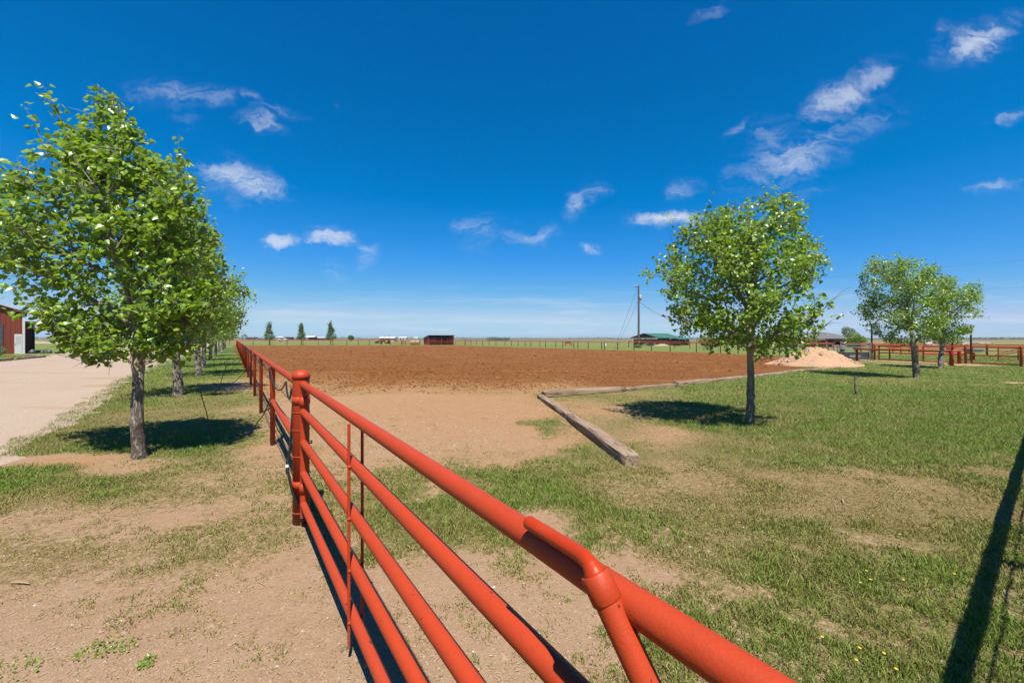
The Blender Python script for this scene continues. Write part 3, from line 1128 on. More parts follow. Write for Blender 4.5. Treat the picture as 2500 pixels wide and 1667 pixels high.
dripline([f7, at(575, 866, 24), at(560, 878, 24.2), at(545, 886, 24.4), gpz(525, 896), gpz(505, 897)], 'black drip hose sagging from the fence to the fourth tree of the row')

# thin stakes
o = MB().tube([gpz(518, 1078, -.05), at(505, 1010, 6.83), at(488, 953, 6.75)], .007, 7).build('rebar_stake', M['rod'], None, gpz(518, 1078, 0))
tag(o, 'thin rusty rebar stake leaning in the grass behind the nearest tree', 'stake')
o = MB()
b0 = gpz(533, 950, -.03)
o.tube([b0, at(543, 920, b0.y), at(551, 897, b0.y), at(548, 882, b0.y)], .010, 7)
o.tube([at(543, 918, b0.y), at(549, 905, b0.y), at(556, 884, b0.y)], .007, 6)
o = o.build('forked_stick', M['rod'], None, b0)
tag(o, 'forked brown stick standing by the second drip hose', 'stick')

# ------------------------------------------------------------------ side fence right of the frame whose shadow falls on the lawn
S0 = Vector((1.52, .70, 0))
S1 = Vector((10.9, 7.75, 0))
sd = (S1 - S0).normalized()
SF = thing('mesh_fence', S0, 'red pipe and wire mesh fence on the right whose shadow crosses the lawn', 'fence')
SL = (S1 - S0).length
MB().tube([S0 + Vector((0, 0, 1.30)), S1 + Vector((0, 0, 1.30))], .0445, 14).build('top_rail', M['red'], SF)
for i in range(5):
    p = S0 + sd * (SL * i / 4)
    MB().lathe((p.x, p.y, -.05), [(.0445, 0), (.0445, 1.40)], 14).build('post', M['red'], SF)
sn = Vector((-sd.y, sd.x, 0))
m = MB()
for h in (.08, .25, .42, .60, .80, 1.0, 1.14):
    m.tube([S0 + sn * .05 + Vector((0, 0, h)), S1 + sn * .05 + Vector((0, 0, h))], .0075, 4, False)
for i in range(0, int(SL / .2)):
    p = S0 + sn * .05 + sd * (i * .2)
    m.tube([p + Vector((0, 0, .03)), p + Vector((0, 0, 1.16))], .0060, 4, False)
mw = m.build('wire_mesh', M['wire'], SF)
mw['kind'] = 'stuff'

# ------------------------------------------------------------------ timber edging
def timber(a, b, w, h, seed, label, z0=0.0, tilt=0.0):
    r = random.Random(seed)
    a, b = Vector(a), Vector(b)
    d = (b - a)
    L = d.length
    d.normalize()
    n = max(10, int(L / .16))
    ca, sa = d.x, d.y
    prof = []
    ns = 20
    for k in range(ns):       # rounded rectangle outline
        t = 2 * math.pi * k / ns
        c, s = math.cos(t), math.sin(t)
        e = 0.32
        prof.append((math.copysign(abs(c) ** e, c) * w / 2, math.copysign(abs(s) ** e, s) * h / 2))
    vs, fs = [], []
    ph = r.random() * 50
    for i in range(n + 1):
        x = L * i / n
        wob = .012 * math.sin(x * 1.3 + ph) + .008 * math.sin(x * 3.1 + ph)
        zt = .012 * math.sin(x * 0.9 + ph * 2)
        for k, (y, z) in enumerate(prof):
            g = (float(vnoise(np.array([x * 1.6 + ph]), np.array([k * .55 + ph]), seed)[0]) - .5) * .034 + (float(vnoise(np.array([x * 6 + ph]), np.array([k * .9 + ph]), seed + 5)[0]) - .5) * .012
            endf = 1.0
            if i == 0 or i == n:
                endf = .90
            yy_, zz_ = y * (1 + g / w * 1.2) * endf + wob, z * (1 + g / h * 1.2) * endf + zt
            xx = x + (r.random() - .5) * (.02 if i in (0, n) else 0)
            vs.append((xx, yy_, zz_))
    for i in range(n):
        for k in range(ns):
            k2 = (k + 1) % ns
            fs.append((i * ns + k, i * ns + k2, (i + 1) * ns + k2, (i + 1) * ns + k))
    fs.append(tuple(range(ns - 1, -1, -1)))
    fs.append(tuple(range(n * ns, n * ns + ns)))
    me = bpy.data.meshes.new('railway_timber')
    me.from_pydata(vs, [], fs)
    me.polygons.foreach_set('use_smooth', [True] * (len(fs) - 2) + [False, False])
    me.materials.append(M['tie'])
    o = mkobj('landscape_timber', me)
    z = (gz(a.x, a.y) + gz(b.x, b.y)) / 2
    o.location = (a.x, a.y, z + h / 2 - .03 + z0)
    o.rotation_euler = (0, -tilt, math.atan2(d.y, d.x))
    return tag(o, label, 'timber', 'timbers edging the arena corner')


cor = gp(1322, 972)
nearE = gp(1546, 1138)
mid = cor.lerp(nearE, .50)
timber(nearE, mid - (nearE - cor).normalized() * .01, .22, .175, 1, 'split grey timber with a cracked end, nearest of the arena edging')
timber(mid + (cor - nearE).normalized() * .01, cor + (cor - nearE).normalized() * .10, .20, .15, 2, 'timber meeting the pointed corner of the arena edging', -.01)
TP = [(1324, 969), (1523, 955.5), (1648, 942.5), (1735, 933.5), (1862, 918), (1962, 906), (2048, 897)]
TLBL = ['pale hollowed timber just right of the corner with a gap under it', 'dark thin timber second from the corner along the lawn edge', 'bulging pale timber third from the corner along the lawn edge',
        'straight pale timber just left of the lone yard tree trunk', 'timber in the arena edging just right of the lone yard tree trunk', 'last low timber running up to the sand pile']
for i in range(6):
    a, b = gp(*TP[i]), gp(*TP[i + 1])
    d = (b - a).normalized()
    timber(a + d * .02, b - d * .02, (.22, .18, .22, .2, .2, .18)[i], (.17, .15, .19, .15, .16, .14)[i], 10 + i, TLBL[i], (.02, -.01, .01, -.01, -.02, -.03)[i])

# short leaning stump in the lawn
p = gpz(2093, 965, -.05)
o = MB().tube(spline([p, at(2089, 945, p.y), at(2088, 917, p.y)], 6), [.04] * 4 + [.034] * 4 + [.028] * 5, 10).build('dead_stump', M['bark'], None, p)
tag(o, 'short bare grey stick stump standing alone in the right lawn', 'stump')


# ------------------------------------------------------------------ trees
LV = np.array([(0, 0, 0), (.40, .10, -.10), (.46, .36, -.14), (.20, .74, -.08), (0, 1.06, -.05), (-.20, .74, -.08), (-.46, .36, -.14), (-.40, .10, -.10), (0, .45, .02)])
LQ = np.array([(0, 1, 2, 8), (8, 2, 3, 4), (0, 8, 6, 7), (8, 4, 5, 6)])
LVs = np.array([(0, 0, 0), (.46, .32, -.12), (0, 1.06, -.03), (-.46, .32, -.12)])
LQs = np.array([(0, 1, 2, 3)])


def leaf_frames(P, rs, wind, droop=0.45):
    n = len(P)
    D = rs.normal(size=(n, 3)) * .75
    D[:, 2] -= droop
    D += wind
    D /= np.linalg.norm(D, axis=1)[:, None]
    N = rs.normal(size=(n, 3)) * .60
    N[:, 2] += .70
    N[:, 1] -= .55
    N -= D * (N * D).sum(1)[:, None]
    N /= np.linalg.norm(N, axis=1)[:, None] + 1e-9
    S = np.cross(D, N)
    return S, D, N


def leaf_mesh(name, P, size, rs, mat, simple=False, wind=(-.35, .0, .1)):
    S, D, N = leaf_frames(P, rs, np.array(wind))
    lv, lq = (LVs, LQs) if simple else (LV, LQ)
    sz = (size * rs.uniform(.62, 1.18, len(P)))[:, None, None]
    V = P[:, None, :] + sz * (lv[None, :, 0:1] * S[:, None, :] + lv[None, :, 1:2] * D[:, None, :] + lv[None, :, 2:3] * N[:, None, :])
    k = len(lv)
    Q = (np.arange(len(P))[:, None, None] * k + lq[None]).reshape(-1, 4)
    r = np.repeat(rs.uniform(0, 1, len(P)), k)
    return npmesh(name, V.reshape(-1, 3), Q, None, mat, False, {'rnd': r})


def bez(a, b, c, n):
    return [a * (1 - t) ** 2 + b * 2 * t * (1 - t) + c * t * t for t in [i / n for i in range(n + 1)]]


def make_tree(name, label, base, rows, bpx, fork, tr, nlimb, nleaf, lsize, seed, group=None, top_lean=None, simple=False, leafmat='leaf', single=0, depth=1.0, clump=0.11, cat='tree', limbup=.5, wind=(-.35, 0, .1), inner=.25, nsub=6, fill=8):
    """rows: (py, left px, right px) of the crown outline seen from the reference viewpoint"""
    rs = np.random.RandomState(seed)
    r = random.Random(seed)
    Y = base.y
    zt, ct, rt = [], [], []
    for (py, l, rr) in sorted(rows, key=lambda q: -q[0]):
        zt.append(H + (HY - py) * Y / F)
        ct.append(((l + rr) / 2 - bpx) * Y / F)
        rt.append((rr - l) / 2 * Y / F * 1.03)
    zt, ct, rt = map(np.array, (zt, ct, rt))
    ztop = zt[-1]
    g0 = gz(base.x, base.y)
    T = thing(name, (base.x, base.y, g0), label, cat, group)

    def cen(z):
        return float(np.interp(z, zt, ct))

    def rad(z):
        if z < zt[0] - .25 or z > zt[-1] + .1:
            return 0.02
        return float(np.interp(z, zt, rt))

    # trunk: knobbly, tapering to the leader
    top_lean = top_lean if top_lean is not None else cen(ztop)
    fx = cen(fork) * .35 + (top_lean * .1)
    tp = []
    nt_ = 26
    for i in range(nt_ + 1):
        t = i / nt_
        z = g0 - .06 + t * (fork - g0 + .06)
        sway = .025 * math.sin(t * 5 + seed) * (fork - g0)
        tp.append((Vector((base.x + fx * t ** 1.3 + sway * .35, base.y + .02 * math.sin(t * 4 + seed), z))))
    n = 18
    vs, fs = [], []
    for i, p in enumerate(tp):
        t = i / nt_
        R = tr * (1.0 - .24 * t) + tr * .30 * math.exp(-t * 16) + tr * .16 * math.exp(-((t - .24) / .03) ** 2) + tr * .12 * math.exp(-((t - .40) / .04) ** 2) + tr * .22 * math.exp(-((t - 1) / .07) ** 2)
        for k in range(n):
            a = 2 * math.pi * k / n
            nn = float(vnoise(np.array([math.cos(a) * 2.2 + 7 + seed]), np.array([math.sin(a) * 2.2 + z * 0 + t * 9]), seed)[0]) - .5
            n2 = float(vnoise(np.array([k * 1.3 + seed]), np.array([t * 22]), seed + 3)[0]) - .5
            q = R * (1 + .20 * nn + .13 * n2)
            vs.append((p.x + q * math.cos(a), p.y + q * math.sin(a), p.z))
    for i in range(nt_):
        for k in range(n):
            k2 = (k + 1) % n
            fs.append((i * n + k, i * n + k2, (i + 1) * n + k2, (i + 1) * n + k))
    mb = MB()
    mb.add(vs, fs, True)
    # leader above the fork
    top = tp[-1]
    lead = []
    nl = 14
    for i in range(nl + 1):
        t = i / nl
        z = top.z - .03 + t * (ztop - .08 - top.z)
        want = base.x + cen(z) * .8
        lead.append(Vector((top.x + (want - top.x) * t ** .8 + .04 * math.sin(t * 9 + seed), top.y + .05 * math.sin(t * 7 + seed * 2), z)))
    mb.tube(lead, [tr * (.74 * (1 - i / nl) ** 1.15 + .05) for i in range(nl + 1)], 10, False)
    mb.build('trunk', M['bark'], T)
    lead_at = lambda z: lead[min(nl, max(0, int(round((z - top.z) / max(ztop - top.z, .01) * nl))))]
    bm_, tips, limbpts, limbmid = MB(), [], [], []
    tw = []
    for i in range(nlimb):
        u = (i + .5) / nlimb
        zs = fork + (ztop - fork) * (.72 * u ** 1.25)
        th = i * 2.39996 + r.uniform(-.4, .4) + seed
        zend = zs + (ztop - fork) * limbup * r.uniform(.35, 1.0) * (1 - .45 * u)
        zend = min(zend, ztop - .15)
        if u < .25:
            zend = zs + (ztop - fork) * r.uniform(.0, .22)
        rr = rad(zend)
        end = Vector((base.x + cen(zend) + math.cos(th) * rr * r.uniform(.8, 1.0), base.y + math.sin(th) * rr * depth * r.uniform(.8, 1.0), zend))
        st = lead_at(zs)
        ctrl = st.lerp(end, .5) + Vector((0, 0, .10 * (end - st).length))
        P = bez(st, ctrl, end, 10)
        L = (end - st).length
        limbpts += P[3:]
        r0 = min(tr * .42, .010 + L * .012) * (1.1 - .4 * u)
        bm_.tube(P, [r0 * (1 - .85 * k / 10) + .002 for k in range(11)], 7, False)
        for k in range(nsub):
            t = .22 + .76 * (k + r.random() * .8) / nsub
            j = min(9, int(t * 10))
            s0 = P[j].lerp(P[j + 1], t * 10 - j)
            tang = (P[j + 1] - P[j]).normalized()
            dv = Vector((r.gauss(0, 1), r.gauss(0, 1) * depth, r.gauss(.35, .7)))
            dv = (dv - tang * dv.dot(tang)).normalized() * .8 + tang * .7
            ln_ = L * r.uniform(.22, .46) * (1.15 - .5 * t)
            e = s0 + dv.normalized() * ln_
            for _ in range(3):
                q = math.hypot(e.x - base.x - cen(e.z), (e.y - base.y) / depth)
                if q > rad(e.z) * 1.02 or e.z > ztop:
                    e = s0.lerp(e, .72)
            mid_ = s0.lerp(e, .5) + Vector((0, 0, .06 * ln_))
            Q = bez(s0, mid_, e, 4)
            bm_.tube(Q, [max(.0022, r0 * .38 * (1 - .8 * q / 4)) for q in range(5)], 5, False)
            for w in range(5):
                tt = .15 + .85 * (w + r.random()) / 5
                jj = min(3, int(tt * 4))
                s1 = Q[jj].lerp(Q[jj + 1], tt * 4 - jj)
                d2 = Vector((r.gauss(-.15, 1), r.gauss(0, 1), r.gauss(.25, .8))).normalized()
                e1 = s1 + (d2 + dv.normalized() * .7).normalized() * r.uniform(.12, .34) * (ztop - fork) * .28
                q = math.hypot(e1.x - base.x - cen(e1.z), (e1.y - base.y) / depth)
                if q > rad(e1.z) * 1.12 or e1.z > ztop + .12 or e1.z < zt[0] - .15:
                    continue
                tw.append((s1, e1))
        tips.append(end)
        limbmid.append(P[6])
    LP = np.array([tuple(p) for p in limbpts] + [tuple(p) for p in lead])
    nf = nlimb * fill
    zz_ = rs.uniform(max(zt[0], fork - .25), ztop, nf * 4)
    wgt = np.interp(zz_, zt, rt)
    zz_ = zz_[rs.uniform(0, wgt.max(), nf * 4) < wgt][:nf]
    for z in zz_:
        a = rs.uniform(0, 6.283)
        q = math.sqrt(rs.uniform(.18, .92)) * rad(z)
        e = Vector((base.x + cen(z) + math.cos(a) * q, base.y + math.sin(a) * q * depth, z))
        dd = np.linalg.norm(LP - np.array(e), axis=1) + np.maximum(0, LP[:, 2] - z + .05) * 1.5
        s0 = Vector(LP[int(dd.argmin())])
        if (e - s0).length < .12 or (e - s0).length > .30 * (ztop - fork):
            continue
        Q = bez(s0, s0.lerp(e, .5) + Vector((0, 0, .08 * (e - s0).length)), e, 4)
        bm_.tube(Q, [.008, .007, .0055, .004, .0025], 5, False)
        dv = (e - s0).normalized()
        for w in range(5):
            jj = rs.randint(1, 4)
            s1 = Q[jj].lerp(Q[jj + 1], rs.uniform()) if w else e
            d2 = Vector(rs.normal(size=3) * np.array([1, 1, .8]) + np.array([-.1, 0, .3])).normalized()
            tw.append((s1, s1 + (d2 + dv * .6).normalized() * rs.uniform(.12, .30) * (ztop - fork) * .26))
    for k in range(10):     # leader twigs
        z = fork + (ztop - fork) * (.35 + .65 * k / 9)
        s1 = lead_at(z)
        for w in range(4):
            d2 = Vector((r.gauss(-.1, 1), r.gauss(0, 1), r.gauss(.6, .5))).normalized()
            ln_ = r.uniform(.15, .5) * min(1, rad(z) + .2)
            tw.append((s1, s1 + d2 * ln_))
    shoots = []
    for k in range(nlimb):
        src = tips[k]
        if src.z < fork + (ztop - fork) * .45:
            continue
        e1 = src + Vector((r.gauss(-.10, .22), r.gauss(0, .16), r.uniform(.4, 1.0))) * (ztop - fork) * .19
        if e1.z > ztop + .15:
            continue
        shoots.append((src, e1))
    for s1, e1 in zip(limbmid, tips):
        shoots.append((s1, e1))
    for s1, e1 in tw + shoots:
        bm_.tube([s1, s1.lerp(e1, .55) + Vector((0, 0, .015)), e1], [.0042, .003, .0014], 3, False)
    bm_.build('branches', M['twig'], T)
    # leaves along the twigs
    A = np.array([tuple(a) for a, b in tw])
    B = np.array([tuple(b) for a, b in tw])
    idx = rs.randint(0, len(tw), nleaf)
    t = rs.beta(2.0, 1.1, nleaf) * 1.06
    P = A[idx] * (1 - t)[:, None] + B[idx] * t[:, None] + rs.normal(size=(nleaf, 3)) * clump * np.array([1, 1, .8])
    rr_ = np.hypot(P[:, 0] - base.x - np.interp(P[:, 2], zt, ct), (P[:, 1] - base.y) / depth)
    lim = np.interp(P[:, 2], zt, rt) * (1.0 + .42 * (vnoise(P[:, 2] * 2.6 + 5, np.arctan2(P[:, 1] - base.y, P[:, 0] - base.x) * 2.2 + 9, seed) - .5))
    ok = (rr_ < np.maximum(lim, .12)) & (P[:, 2] > zt[0] - .08 + .12 * vnoise(P[:, 0] * 3, P[:, 1] * 3, 4)) & (P[:, 2] < ztop + .1)
    P = P[ok]
    if shoots:
        A2 = np.array([tuple(a) for a, b in shoots])
        B2 = np.array([tuple(b) for a, b in shoots])
        ns_ = max(len(shoots) * 16, nleaf // 40)
        i2 = rs.randint(0, len(shoots), ns_)
        t2 = rs.uniform(0, 1.03, ns_)
        P = np.concatenate([P, A2[i2] * (1 - t2)[:, None] + B2[i2] * t2[:, None] + rs.normal(size=(ns_, 3)) * .05])
    if single:
        dist = np.hypot(P[:, 0], P[:, 1])
        order = np.argsort(dist)
        cand = order[:single]
        rest = np.setdiff1d(np.arange(len(P)), cand)
        cme = leaf_mesh('crown', P[rest] - np.array([base.x, base.y, g0]), lsize, rs, M[leafmat], simple, wind)
        co = mkobj('crown', cme, T)
        co['kind'] = 'stuff'
        S, D, N = leaf_frames(P[cand], rs, np.array(wind))
        base_me = []
        for j in range(6):
            base_me.append(npmesh('leaf', LV, LQ, None, M[leafmat], False, {'rnd': np.full(len(LV), j / 5.0)}))
        for j, q in enumerate(cand):
            p = P[q] - np.array([base.x, base.y, g0])
            sc_ = lsize * rs.uniform(.7, 1.2)
            mt = Matrix(((S[j][0], D[j][0], N[j][0], 0), (S[j][1], D[j][1], N[j][1], 0), (S[j][2], D[j][2], N[j][2], 0), (0, 0, 0, 1)))
            o = mkobj('leaf', base_me[j % 6], co)
            o.matrix_local = Matrix.Translation(Vector(p)) @ mt @ Matrix.Scale(sc_, 4)
    else:
        cme = leaf_mesh('crown', P - np.array([base.x, base.y, g0]), lsize, rs, M[leafmat], simple, wind)
        co = mkobj('crown', cme, T)
        co['kind'] = 'stuff'
    return T


ROW1 = [(898, 320, 400), (885, 215, 450), (858, 160, 500), (825, 125, 530), (770, 85, 545), (700, 5, 550), (600, -45, 535), (520, 0, 510), (450, 50, 490), (400, 90, 455), (365, 150, 420), (335, 185, 385), (290, 200, 335), (250, 212, 300), (220, 222, 280)]
t1 = gp(342, 1118)
GRPT = 'cottonwood trees in a row beside the left fence'
make_tree('cottonwood_tree', 'tallest nearest cottonwood of the left row with a knobbly grey trunk', t1, ROW1, 342, 1.32, .078, 26, 12500, .080, 3, GRPT, single=300, clump=.065, nsub=6, depth=.52, fill=7)
ROWL = ['second cottonwood of the left row, right behind the nearest tree', 'third cottonwood of the left row, its trunk leaning right', 'fourth cottonwood of the left row', 'fifth cottonwood of the left row', 'sixth cottonwood of the left row', 'seventh cottonwood of the left row', 'eighth cottonwood of the left row', 'ninth cottonwood of the left row', 'farthest cottonwood of the left row']
TB = [(432, 966), (484, 918), (498, 896), (514, 880), (526, 869), (534, 862), (541, 857.5), (546, 854), (550, 851)]
for i, (bx, by) in enumerate(TB):
    b = gp(bx, by)
    s = F / b.y
    top = HY - (6.0 - .1 * i + (.3 if i % 2 else 0) - H) * s if i else 470
    hw = 1.95 * s
    bot = HY + .30 * s
    rows = [(bot, bx - .5 * hw, bx + .5 * hw), (bot - .35 * s, bx - .95 * hw, bx + .98 * hw), (bot - 1.3 * s, bx - hw, bx + hw), (bot - 2.4 * s, bx - .82 * hw, bx + .85 * hw),
            (top + 1.0 * s, bx - .45 * hw, bx + .5 * hw), (top, bx - .08 * hw, bx + .1 * hw)]
    make_tree('cottonwood_tree', ROWL[i], b, rows, bx, 1.55, .12, 20 if i < 3 else 14, (9000, 7000, 5500, 4600, 3600, 3000, 2600, 2200, 2000)[i], .085 + .008 * i, 20 + i, GRPT, simple=i > 0, clump=.09, fill=5)

GRPR = 'young cottonwoods in the right yard'
ROWR = [(885, 1780, 1860), (865, 1730, 1950), (838, 1665, 1965), (795, 1640, 1985), (745, 1595, 2058), (705, 1580, 2015), (660, 1583, 2002), (625, 1640, 2000), (580, 1652, 1975), (535, 1672, 1955), (505, 1740, 1950), (490, 1795, 1935)]
make_tree('cottonwood_tree', 'lone young cottonwood in the yard beside the timber edging', gp(1832, 1036), ROWR, 1832, 1.50, .072, 26, 13500, .070, 5, GRPR, clump=.065, nsub=6, limbup=.62, depth=.85, fill=8)
ROWR2 = [(842, 2200, 2265), (825, 2165, 2282), (800, 2130, 2285), (768, 2105, 2278), (735, 2128, 2285), (690, 2120, 2280), (655, 2122, 2262), (632, 2125, 2240), (622, 2128, 2200)]
make_tree('cottonwood_tree', 'left one of two cottonwoods by the corral, trunk leaning left', gp(2238, 922), ROWR2, 2238, 1.50, .115, 20, 8800, .090, 9, GRPR, clump=.095, fill=8, simple=True, wind=(-.5, 0, .15))
ROWR3 = [(838, 2290, 2325), (822, 2275, 2345), (800, 2268, 2368), (765, 2262, 2385), (730, 2268, 2378), (700, 2280, 2368), (680, 2290, 2335), (672, 2300, 2325)]
make_tree('cottonwood_tree', 'right one of two cottonwoods by the corral, behind its neighbour', gp(2296, 900), ROWR3, 2296, 1.52, .12, 18, 6800, .100, 13, GRPR, clump=.10, fill=8, simple=True, wind=(-.5, 0, .15))
GRPB = 'slim poplars behind the back fence'
for i, (bx, topy, lab) in enumerate([(658, 784, 'left one of three slim poplars behind the back fence'), (736, 787, 'middle one of three slim poplars behind the back fence'), (807, 783, 'right one of three slim poplars behind the back fence, beside the hay shed')]):
    b = gp(bx, 842.3)
    k_ = (1.12, .95, 1.0)[i]
    rows = [(831.5, bx - 8 * k_, bx + 9 * k_), (827, bx - 15 * k_, bx + 14 * k_), (820, bx - 12.5 * k_, bx + 13 * k_), (812, bx - 9 * k_, bx + (8, 7, 11)[i]), (803, bx - 6.5 * k_, bx + (5.5, 5, 9)[i]), (793, bx - 4, bx + 4), (topy, bx - 2, bx + 1.8)]
    make_tree('poplar_tree', lab, b, rows, bx, 1.35, .10, 16, 3400, .15, 40 + i, GRPB, simple=True, leafmat='leaf_far', clump=.14, limbup=.5)

# ------------------------------------------------------------------ sand pile
pc = gp(1990, 884)
pc.y = 25.6
pc.x = .742 * 25.6
n_r, n_a = 34, 72
th = np.linspace(0, 2 * math.pi, n_a, endpoint=False)
u = np.linspace(0, 1, n_r)
U, TH = np.meshgrid(u, th, indexing='ij')
lx, ly = np.cos(TH) * U, np.sin(TH) * U
edge = 1 + .16 * (fbm(np.cos(TH) * 2 + 5, np.sin(TH) * 2 + 5, 4, 3) - .5) * 2
SX = pc.x + lx * 2.75 * edge
SY = pc.y + ly * 2.1 * edge
prof = np.clip(1 - U, 0, 1) ** 1.05 * 1.14 - .10 * np.exp(-(U / .12) ** 2)
SZ = prof + .55 * np.exp(-((lx + .30) / .28) ** 2 - ((ly - .1) / .3) ** 2) * (1 - U) * .6
SZ = SZ + (fbm(SX * 2.4, SY * 2.4, 14, 4) - .5) * .46 * np.clip((1 - U) * 3, 0, 1) + (fbm(SX * 7, SY * 7, 15, 3) - .5) * .20 * np.clip((1 - U) * 6, 0, 1)
SZ = np.maximum(SZ, 0) * 1.0 + .02 - .12 * sstep(.93, 1.0, U)
me = npmesh('sand_pile', np.stack([SX - pc.x, SY - pc.y, SZ], -1), gridquads(n_r, n_a, True), None, M['sand'], True)
o = mkobj('sand_pile', me, None, (pc.x, pc.y, 0))
tag(o, 'big pile of pale pinkish sand at the end of the timber edging', 'sand pile')
# low tongue of spilled sand towards the arena
def sand_patch(name, px, py, rx, ry, rot, h, seed, label):
    c = gp(px, py)
    nr, na = 9, 34
    U, TH = np.meshgrid(np.linspace(0, 1, nr), np.linspace(0, 2 * math.pi, na, endpoint=False), indexing='ij')
    e = 1 + .55 * (fbm(np.cos(TH) * 1.8 + seed, np.sin(TH) * 1.8, seed, 3) - .5) * 2
    x, y = np.cos(TH) * U * rx * e, np.sin(TH) * U * ry * e
    X, Y = x * math.cos(rot) - y * math.sin(rot), x * math.sin(rot) + y * math.cos(rot)
    Z = h * (1 - U ** 2) + (fbm((X + c.x) * 5, (Y + c.y) * 5, seed + 2, 3) - .5) * h * 1.2 * (1 - U) - .03 * sstep(.8, 1, U) + .02
    me = npmesh(name, np.stack([X, Y, Z], -1), gridquads(nr, na, True), None, M['sand'], True)
    return tag(mkobj(name, me, None, (c.x, c.y, gz(c.x, c.y))), label, 'sand')


sand_patch('sand_spill', 1915, 889, 1.35, .9, .2, .22, 3, 'low tongue of loose sand left of the big sand pile')
sand_patch('sand_spill', 2150, 886, 2.6, .28, -1.1, .02, 5, 'thin streak of sand on the grass right of the sand pile')
sand_patch('sand_spill', 2200, 883.5, 3.0, .45, -1.12, .03, 6, 'sand spread under the first corral panel')
sand_patch('sand_spill', 2300, 887.5, 2.4, .5, -1.1, .03, 7, 'sand spread around the hitching rail end posts')
sand_patch('sand_spill', 2345, 892, 1.0, .35, -.6, .02, 8, 'sand tongue in front of the second corral panel')
sand_patch('sand_spill', 2482, 935, .55, .2, -.1, .015, 9, 'small pale sand streak in the lawn at the right edge')

# ------------------------------------------------------------------ hitching rail, corral, chute, poles
def vpost(p, h, r, name, parent, mat='redfar', n=12):
    return MB().lathe((p.x, p.y, gz(p.x, p.y) - .05), [(r, 0), (r, h + .05)], n).build(name, M[mat], parent)


hp_ = [gp(2092, 880.5), gp(2323, 893), gp(2342, 889.5)]
hp_[0].y, hp_[0].x = 30.6, .842 * 30.6
HRAIL = thing('hitching_rail', hp_[1], 'low L-shaped red pipe hitching rail in front of the corral', 'hitching rail')
for p, r in zip(hp_, (.08, .10, .10)):
    vpost(p, .93, r, 'post', HRAIL, 'red', 16)
for a, b in ((0, 1), (1, 2)):
    MB().tube([hp_[a] + Vector((0, 0, .88)), hp_[b] + Vector((0, 0, .88))], .066, 14).build('rail', M['red'], HRAIL)

CP = [Vector((27.35, 30.9, 0)), Vector((28.05, 28.35, 0)), Vector((29.45, 26.6, 0)), Vector((30.2, 24.3, 0)), Vector((31.6, 21.7, 0))]
GRPC = 'red corral panels at the right edge'
CLB = ['corral panel right of the grey chute, first of the red panels', 'second red corral panel, behind the two tree trunks', 'third red corral panel, the last whole one in view', 'red corral panel cut off by the right edge of the picture']
for i in range(4):
    a, b = CP[i], CP[i + 1]
    d = (b - a).normalized()
    T = thing('corral_gate', a, CLB[i].replace('panel', 'gate'), 'corral gate', 'red corral gates at the right edge')
    vpost(a, 1.20, .065, 'post', T, 'red', 12)
    a2 = a + d * .30
    vpost(a2, 1.16, .045, 'gate_stile', T, 'red', 10)
    for h in (.18, .36, .54, .72, .9, 1.08):
        q = a + d * .15 + Vector((0, 0, h))
        MB().tube([a + d * .05 + Vector((0, 0, h)), a2 + Vector((0, 0, h))], .018, 6).build('hinge_bolt', M['rod'], T)
    for h in (1.12, .60, .11):
        MB().tube([a2 + Vector((0, 0, h)), b - d * .07 + Vector((0, 0, h))], .040, 10).build('rail', M['red'], T)


def railfence(name, pts, posth, rails, rp, rr, mat, label, n=8, group=None, wires=(), step=None, wr=.006):
    T = thing(name, pts[0], label, 'fence', group)
    zs = [gz(p.x, p.y) for p in pts]
    for p in pts:
        vpost(p, posth, rp, 'post', T, mat, n)
    for h in rails:
        for i in range(len(pts) - 1):
            a, b = pts[i], pts[i + 1]
            MB().tube([(a.x, a.y, zs[i] + h), (b.x, b.y, zs[i + 1] + h)], rr, n).build('rail', M[mat], T)
    for h in wires:
        MB().tube([(p.x, p.y, zs[i] + h) for i, p in enumerate(pts)], wr, 4).build('wire', M['wire'], T)
    return T


# rear corral lines
railfence('corral_fence', [Vector((30.7, 33.3, 0)), Vector((32.2, 32.6, 0)), Vector((33.6, 32.0, 0)), Vector((35.2, 31.2, 0))], .92, (.88, .5), .055, .04, 'red', 'short red pen fence behind the first corral panel', wires=(.2, .35))
railfence('corral_fence', [Vector((36.2 + i * 3.1, 42.5 - i * 1.1, 0)) for i in range(7)], 1.12, (1.08, .84, .5), .05, .045, 'redfar', 'rear red three-rail corral fence behind the trough', wires=(.15, .3, .65))
railfence('corral_fence', [Vector((37 + i * 3.6, 52 - i * .9, 0)) for i in range(8)], 1.14, (1.10, .95), .05, .045, 'redfar', 'farthest red double-rail corral fence below the horizon')
pn = thing('braced_gate', at(2437, 880, 31), 'small rusty gate with crossing diagonal braces at the right edge', 'gate')
A_, B_ = Vector((36.8, 31, 0)), Vector((39.4, 30.2, 0))
for p in (A_, A_.lerp(B_, .42), B_):
    vpost(p, .95, .035, 'upright', pn, 'redfar', 8)
for h in (.9, .62, .35, .1):
    MB().tube([A_ + Vector((0, 0, h)), B_ + Vector((0, 0, h))], .022, 8).build('rail', M['redfar'], pn)
MB().tube([A_.lerp(B_, -.2) + Vector((0, 0, .25)), A_.lerp(B_, .42) + Vector((0, 0, .9))], .025, 8).build('diagonal_brace', M['rod'], pn)
MB().tube([A_.lerp(B_, .05) + Vector((0, -.03, .42)), A_.lerp(B_, .8) + Vector((0, -.03, .88))], .028, 8).build('diagonal_brace', M['rod'], pn)

